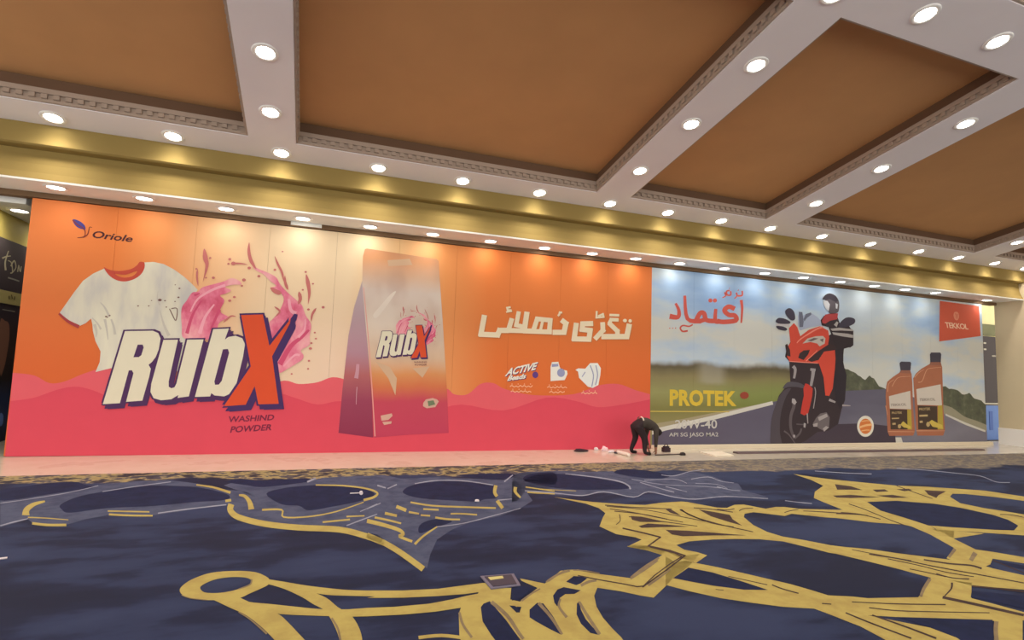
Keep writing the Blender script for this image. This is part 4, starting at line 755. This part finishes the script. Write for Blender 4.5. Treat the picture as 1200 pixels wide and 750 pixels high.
lines('gold_line', M_GOLD, 2.4, [(e1([(120, 262), (125, 235), (160, 210), (210, 196)]), 9, 2), (e1([(150, 300), (220, 308), (310, 308)]), 3, 3), (e1([(130, 272), (220, 276), (320, 284)]), 1.5, 1), (e1([(505, 242), (600, 244), (700, 246)]), 1.6, 1.6), (e1([(510, 258), (610, 263), (715, 264)]), 2.4, 2), (e1([(920, 118), (1000, 130), (1080, 155)]), 1.6, 3), (e2([(150, 208), (185, 215), (212, 250), (222, 292)]), 2, 7), (e2([(70, 243), (104, 238)]), 3, 3),
      (e2([(105, 262), (100, 300), (150, 340), (300, 378), (500, 400), (740, 412), (900, 452), (1000, 490)]), 7, 7), (e3([(0, 445), (100, 490), (200, 550), (330, 645)]), 6.4, 7), (e2([(600, 148), (760, 152), (900, 170), (960, 195), (940, 220), (880, 238)]), 1.4, 3), (e2([(285, 295), (400, 295), (412, 338), (560, 335), (720, 305), (880, 250)]), 2.4, 1.2), (e3([(0, 360), (100, 385), (190, 415), (212, 440), (190, 452), (265, 482)]), 5, 3), (e3([(45, 340), (120, 355), (200, 375)]), 2.6, 2), (e3([(105, 315), (175, 330)]), 3.4, 3), (e3([(172, 275), (230, 298)]), 4, 4), (e3([(280, 498), (330, 450), (410, 395)]), 3, 1.6),
      (e3([(255, 250), (380, 270), (560, 278), (755, 284)]), 2, 2), (e3([(400, 340), (470, 350), (545, 352)]), 2.4, 2), (e3([(490, 318), (560, 318), (645, 324)]), 1.8, 1.8), (e3([(330, 290), (420, 295)]), 2, 2), (e3([(755, 150), (748, 190), (762, 215)]), 4, 3.6), (e3([(762, 240), (795, 285)]), 4, 4), (e3([(870, 160), (870, 190), (900, 222)]), 4.4, 2), (e2([(640, 368), (740, 358), (800, 352)]), 2, 2), (e2([(780, 335), (885, 330)]), 1.8, 1.4), (e3([(245, 308), (305, 318)]), 2.4, 2), (e3([(315, 326), (370, 330)]), 2, 2), (e3([(930, 160), (1000, 170), (1100, 185)]), 1.4, 1.2), (e3([(940, 190), (1000, 195), (1100, 200)]), 1.6, 1.4)])
lines('pale_line', M_GREYL, 2.0, [(e1([(0, 312), (60, 295), (130, 278)]), 1.6, 1), (e1([(0, 205), (120, 188), (320, 155), (460, 122)]), 1, .8), (e1([(740, 252), (900, 230), (1060, 212)]), 1.2, 1.2), (e1([(480, 150), (640, 125), (800, 104)]), .8, .8), (e3([(280, 140), (400, 122), (560, 122), (740, 148)]), 1, 1.2), (e3([(410, 395), (560, 375), (700, 340), (900, 285)]), 1.2, .8), (e2([(780, 388), (880, 350), (960, 320)]), 1.4, 1), (e2([(860, 305), (960, 260)]), 1, 1), (e3([(0, 290), (80, 255)]), 1, 1), (e2([(550, 130), (600, 108)]), 2, 2), (e3([(805, 128), (855, 88)]), 1.6, 1.2), (e3([(60, 150), (110, 165)]), 1.6, 1.6), (e3([(120, 170), (175, 145)]), 1.4, 1.4), (e3([(765, 238), (850, 230)]), 1.2, 1)])
grey(e6([(0, 110), (80, 95), (240, 90), (360, 96), (470, 92), (520, 110), (560, 120), (700, 130), (760, 110), (850, 95), (950, 120), (1000, 140), (1060, 150), (1080, 180), (1200, 215), (1000, 212), (860, 225), (760, 215), (640, 190), (570, 215), (430, 190), (340, 208), (200, 205), (60, 190), (30, 230), (0, 240)]), k=.6)
navy(e6([(60, 140), (90, 115), (180, 105), (300, 110), (420, 130), (520, 150), (545, 175), (420, 180), (300, 180), (180, 168)]), e6([(480, 100), (520, 82), (620, 88), (720, 105), (730, 122), (640, 124), (560, 116)]), smooth=True, k=1.4)
lines('pale_line', M_GREYL, 2.0, [(e6([(60, 185), (200, 196), (330, 208), (430, 190), (570, 215), (640, 190), (760, 215), (860, 225), (1000, 212), (1200, 222)]), 1.2, 1.0), (e6([(250, 105), (400, 122), (500, 140), (545, 160), (555, 178)]), .9, 2), (e6([(600, 145), (680, 170), (760, 192)]), .8, 1), (e6([(620, 135), (760, 130), (820, 150)]), .7, .7), (e6([(720, 165), (820, 190)]), .9, .7), (e6([(840, 130), (920, 120), (980, 140), (1040, 148)]), .9, .7), (e6([(700, 110), (760, 115), (830, 95), (900, 85)]), .8, .7), (e6([(560, 130), (700, 155), (900, 165), (980, 172)]), .6, .6), (e6([(960, 165), (1020, 180), (1070, 185)]), .8, .6), (e6([(860, 150), (960, 155), (1010, 175)]), .6, .6), (d3([(0, 205), (60, 213), (135, 220)]), .8, 1), (d3([(150, 55), (300, 65), (435, 70)]), .7, 1), (d3([(560, 42), (700, 50), (850, 65), (980, 80), (1060, 110), (1130, 113)]), .7, .8)])
lines('gold_line', M_GOLD, 2.1, [(e6([(80, 172), (180, 180), (300, 186)]), .7, .7), (e6([(15, 170), (12, 190), (40, 215)]), 3, 1.4)])
# ================================================================== THINGS ON THE FLOOR
fb_p = on_floor(585, 685)
fbx = empty('floor_socket_box', on_floor(586, 685, .013), 'dark rectangular floor socket box with grey metal rim set in the carpet', 'floor box')
cn = [on_floor(*p, 0) for p in crop(550, 670, 15, [(190, 130), (380, 350), (900, 290), (780, 85)])]
def quadslab(cs, inset, z0, z1):
    c = sum(cs, Vector())/4; q = [c+(p-c)*inset for p in cs]
    mb = MB(); mb.add([p+Vector((0, 0, z0)) for p in q]+[p+Vector((0, 0, z1)) for p in q], [(0, 1, 2, 3), (7, 6, 5, 4), (0, 4, 5, 1), (1, 5, 6, 2), (2, 6, 7, 3), (3, 7, 4, 0)]); return mb
def recalc(o):
    bm = bmesh.new(); bm.from_mesh(o.data); bmesh.ops.recalc_face_normals(bm, faces=bm.faces); bm.to_mesh(o.data); bm.free(); return o
recalc(quadslab(cn, 1.0, .0155, .024).build('rim', pm(104, 100, 112, .05, .35, KF), fbx))
recalc(quadslab(cn, .80, .0241, .028).build('lid', pm(52, 48, 60, .05, .5, KF), fbx))
cc = [cn[0]*.86+cn[2]*.14, cn[0]*.70+cn[1]*.16+cn[2]*.14, cn[0]*.35+cn[3]*.45+cn[1]*.2, cn[0]*.45+cn[3]*.5+cn[1]*.05]
lh = [on_floor(*p, 0) for p in crop(550, 670, 15, [(325, 165), (370, 215), (600, 180), (580, 140)])]
recalc(quadslab(lh, 1.0, .0281, .030).build('lid_inlay', pm(196, 180, 110, .05, .6, KF), fbx))
def small(name, px, py, build, label, cat):
    p = on_floor(px, py); o = build(p); tag(o, label, cat); return o
def lump(name, p, sx, sy, sz, mat, seed, rot=0.0):
    """crumpled soft lump resting on the floor"""
    rnd = random.Random(seed); bm = bmesh.new(); bmesh.ops.create_icosphere(bm, subdivisions=2, radius=1)
    for v in bm.verts:
        k = 1+rnd.uniform(-.22, .22); x, y, z = v.co*k
        z = max(z, -.25)+.25
        c, s = math.cos(rot), math.sin(rot); v.co = (x*sx*c-y*sy*s, x*sx*s+y*sy*c, z*sz/1.3)
    me = bpy.data.meshes.new(name); bm.to_mesh(me); bm.free(); me.materials.append(mat)
    o = bpy.data.objects.new(name, me); COL.objects.link(o); o.location = p+Vector((0, 0, .002)); return o
dk = pm(58, 40, 44, .1, .8, KF, key='cloth'); wh = pm(222, 206, 196, .05, .6, KF, key='paper')
tag(lump('folded_cloth', on_floor(680, 529), .16, .10, .05, dk, 1), 'dark folded cloth lying at the foot of the pink poster edge', 'cloth')
tag(lump('paper_ball', on_floor(698.5, 527.5), .05, .05, .06, wh, 2), 'small white crumpled paper right beside the dark cloth', 'paper')
tag(lump('plastic_bag', on_floor(708.5, 528.3), .07, .05, .10, pm(240, 196, 190, .05, .5, KF), 3), 'pinkish white plastic bag standing taller than the crumpled papers', 'bag')
tag(lump('paper_scrap', on_floor(716, 530), .10, .05, .045, wh, 4, .4), 'flat white paper scrap between the plastic bag and the black clamp', 'paper')
tag(lump('clamp', on_floor(721.5, 531.5), .04, .03, .04, pm(60, 50, 60, .05, .5, KF), 5), 'small black clamp between paper scrap and white roll', 'tool')
p0, p1 = on_floor(724, 531.5, .035), on_floor(737, 535, .035)
mb = MB().tube(p0, p1, .033, .033, 12); o = mb.build('paper_roll', pm(232, 214, 190, .05, .6, KF), None, (p0+p1)/2-Vector((0, 0, .034))); tag(o, 'white paper roll lying by the bending person\'s feet', 'roll')
p0, p1 = on_floor(768, 534, .014), on_floor(797, 533, .014)
o = MB().tube(p0, p1, .012, .012, 8).build('rod', pm(92, 78, 70, .05, .5, KF), None, (p0+p1)/2-Vector((0, 0, .013))); tag(o, 'thin dark rod lying flat on the marble next to the person', 'rod')
tag(lump('rubber_mallet', on_floor(799.5, 533.5), .07, .05, .06, pm(46, 36, 34, .1, .7, KF), 6), 'small black lump at the far end of the thin rod', 'tool')
def tool_bag(p):
    e = empty('tool_bag', p+Vector((0, 0, .001)), 'small black tool bag standing at the foot of the road poster', 'bag')
    MB().box(p.x-.08, p.x+.08, p.y-.05, p.y+.05, p.z+.001, p.z+.09).build('body', dk, e)
    MB().box(p.x-.06, p.x+.06, p.y-.035, p.y+.035, p.z+.09, p.z+.12).build('flap', pm(48, 38, 44, .05, .7, KF), e)
    h = MB(); q = [Vector((p.x+.05*math.cos(a), p.y, p.z+.119+.04*math.sin(a))) for a in [math.pi*k/6 for k in range(7)]]
    for a, b in zip(q[:-1], q[1:]): h.tube(a, b, .008, .008, 6)
    h.build('handle', dk, e); return e
tool_bag(on_floor(780.5, 529.5))
p = on_floor(838, 533.5)
q4 = [on_floor(*c) for c in ((819, 530), (846, 530), (860, 534.5), (838, 535))]
o = recalc(quadslab(q4, 1, .002, .02).build('cardboard_sheet', pm(226, 208, 178, .04, .6, KF), None, p)); tag(o, 'pale flat sheet lying on the marble below the oil grade lettering', 'sheet')
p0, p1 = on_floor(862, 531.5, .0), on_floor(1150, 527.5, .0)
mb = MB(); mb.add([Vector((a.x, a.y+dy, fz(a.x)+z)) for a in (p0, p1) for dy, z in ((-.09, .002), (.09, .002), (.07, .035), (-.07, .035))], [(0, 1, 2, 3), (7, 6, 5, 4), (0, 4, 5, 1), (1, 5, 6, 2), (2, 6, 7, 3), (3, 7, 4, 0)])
o = recalc(mb.build('dark_floor_strip', pm(96, 78, 74, .1, .4, KF), None, p0)); tag(o, 'long dark low strip lying along the foot of the motorcycle poster', 'rail')  # long low strip in one dark colour
# tiny litter on the carpet
p0, p1 = on_floor(410, 581.6, .036), on_floor(423, 581, .036)
e = empty('hand_tool', on_floor(418, 581.5, .013), 'thin white tool with round head lying on the carpet', 'tool')
MB().tube(p0, p1, .006, .006, 8).build('shaft', wh, e); MB().tube(p1-Vector((0, .02, 0)), p1+Vector((0, .02, 0)), .022, .022, 12).build('head', wh, e)
p0, p1 = on_floor(-8, 659, .021), on_floor(8, 657, .021)
o = MB().tube(p0, p1, .008, .008, 8).build('chalk_stick', wh, None, p1-Vector((0, 0, .02))); tag(o, 'short white stick lying alone on the dark carpet', 'stick')
tag(lump('paper_crumb', on_floor(559, 589, .014), .03, .03, .025, wh, 9), 'small white paper crumb on the carpet inside the grey scroll', 'paper')

# ================================================================== PERSON bending over
def person():
    base = on_floor(753, 532.5); X = Vector((1, 0, 0)); Y = Vector((0, 1, 0))
    def J(x, y, z): return Vector((x, y, z))
    me = bpy.data.meshes.new('person'); V_ = []; E_ = []; R_ = []
    def v(p, r): V_.append(p); R_.append(r); return len(V_)-1
    def chain(a, items):
        for p, r in items:
            b = v(J(*p), r); E_.append((a, b)); a = b
        return a
    pel = v(J(-.14, 0, .62), .125)
    sp = chain(pel, [((-.02, 0, .655), .13), ((.12, 0, .63), .135), ((.24, 0, .56), .13)])
    nk = chain(sp, [((.31, 0, .52), .058), ((.37, 0, .46), .088), ((.42, 0, .39), .078)])
    for s in (-1, 1):
        kx = -.12 if s > 0 else .10
        fx = -.15 if s > 0 else .02
        kn = chain(pel, [((-.15, s*.09, .56), .095), ((-.06+kx*.3, s*.11, .34), .065), ((fx-.05, s*.12, .09), .042), ((fx-.03, s*.12, .045), .042), ((fx+.10, s*.13, .03), .03)])
        hd = chain(sp, [((.22, s*.15, .54), .065), ((.19, s*.19, .34), .045), ((.22, s*.14, .15), .034), ((.23, s*.13, .10), .026), ((.235, s*.125, .055), .022)])
    me.from_pydata([tuple(p) for p in V_], E_, [])
    o = bpy.data.objects.new('person', me); COL.objects.link(o); o.location = base
    m = o.modifiers.new('skin', 'SKIN'); m.use_smooth_shade = True
    sk = me.skin_vertices[0].data
    for i, r in enumerate(R_): sk[i].radius = (r, r); sk[i].use_root = (i == 0)
    sb = o.modifiers.new('sub', 'SUBSURF'); sb.levels = 2; sb.render_levels = 2
    dg = bpy.context.evaluated_depsgraph_get(); dg.update()
    m2 = bpy.data.meshes.new_from_object(o.evaluated_get(dg)); m2.name = 'person'
    o.modifiers.clear(); o.data = m2
    # fingers joined into the same body surface
    bm = bmesh.new(); bm.from_mesh(m2)
    def tubebm(a, b, ra, rb):
        q = MB().tube(a, b, ra, rb, 6); vs = [bm.verts.new(p) for p in q.v]
        for f in q.f: bm.faces.new([vs[i] for i in f])
    for s in (-1, 1):
        for k, (dx, ln) in enumerate(((-.018, .045), (-.006, .055), (.006, .052), (.018, .040))):
            a = Vector((.235+dx, s*.125, .06)); b = a+Vector((.004, -s*.008, -ln*.5)); c = b+Vector((0, -s*.018, -ln*.32)); tubebm(a, b, .009, .0085); tubebm(b, c, .0085, .007)
        a = Vector((.22, s*.118, .085)); b = a+Vector((-.012, -s*.028, -.02)); tubebm(a, b, .010, .009); tubebm(b, b+Vector((0, -s*.012, -.022)), .009, .007)
    zmin = min(w.co.z for w in bm.verts)
    for w in bm.verts: w.co.z -= zmin-.002
    bm.to_mesh(m2); bm.free()
    mats = [pm(62, 54, 46, .12, .85, KF, key='dark_cloth'), pm(44, 32, 34, .1, .85, KF, key='trousers'), pm(140, 96, 74, .05, .6, KF, key='skin'), pm(34, 26, 26, .1, .8, KF, key='hair_shoes')]
    m2.materials.clear()
    for q in mats: m2.materials.append(q)
    for p in m2.polygons:
        c = p.center; p.use_smooth = True
        if c.z < .075 and abs(c.x-.235) > .05 and c.x < .18: p.material_index = 3
        elif c.x > .16 and c.z < .17: p.material_index = 2
        elif c.x > .33 and c.z < .55 and c.z > .28: p.material_index = 3 if c.x < .45 or c.z > .38 else 2
        elif c.x < -.09 or (c.z < .55 and c.x < .13): p.material_index = 1
    tag(o, 'person in dark clothes bending over with both hands near the floor', 'person')
    hem = MB(); n = 14     # pale shirt tail showing at the waist
    ring = [(Vector((-.075, (.132)*math.cos(a), .638+.132*math.sin(a)))) for a in [math.pi*(-.15)+math.pi*1.3*k/n for k in range(n+1)]]
    off = [q+Vector((.035, 0, .004)) for q in ring]
    hem.add([q+base for q in ring+off], [(k, k+1, n+2+k, n+1+k) for k in range(n)])
    h = hem.build('shirt_tail', pm(196, 176, 150, .05, .8, KF), o)
person()
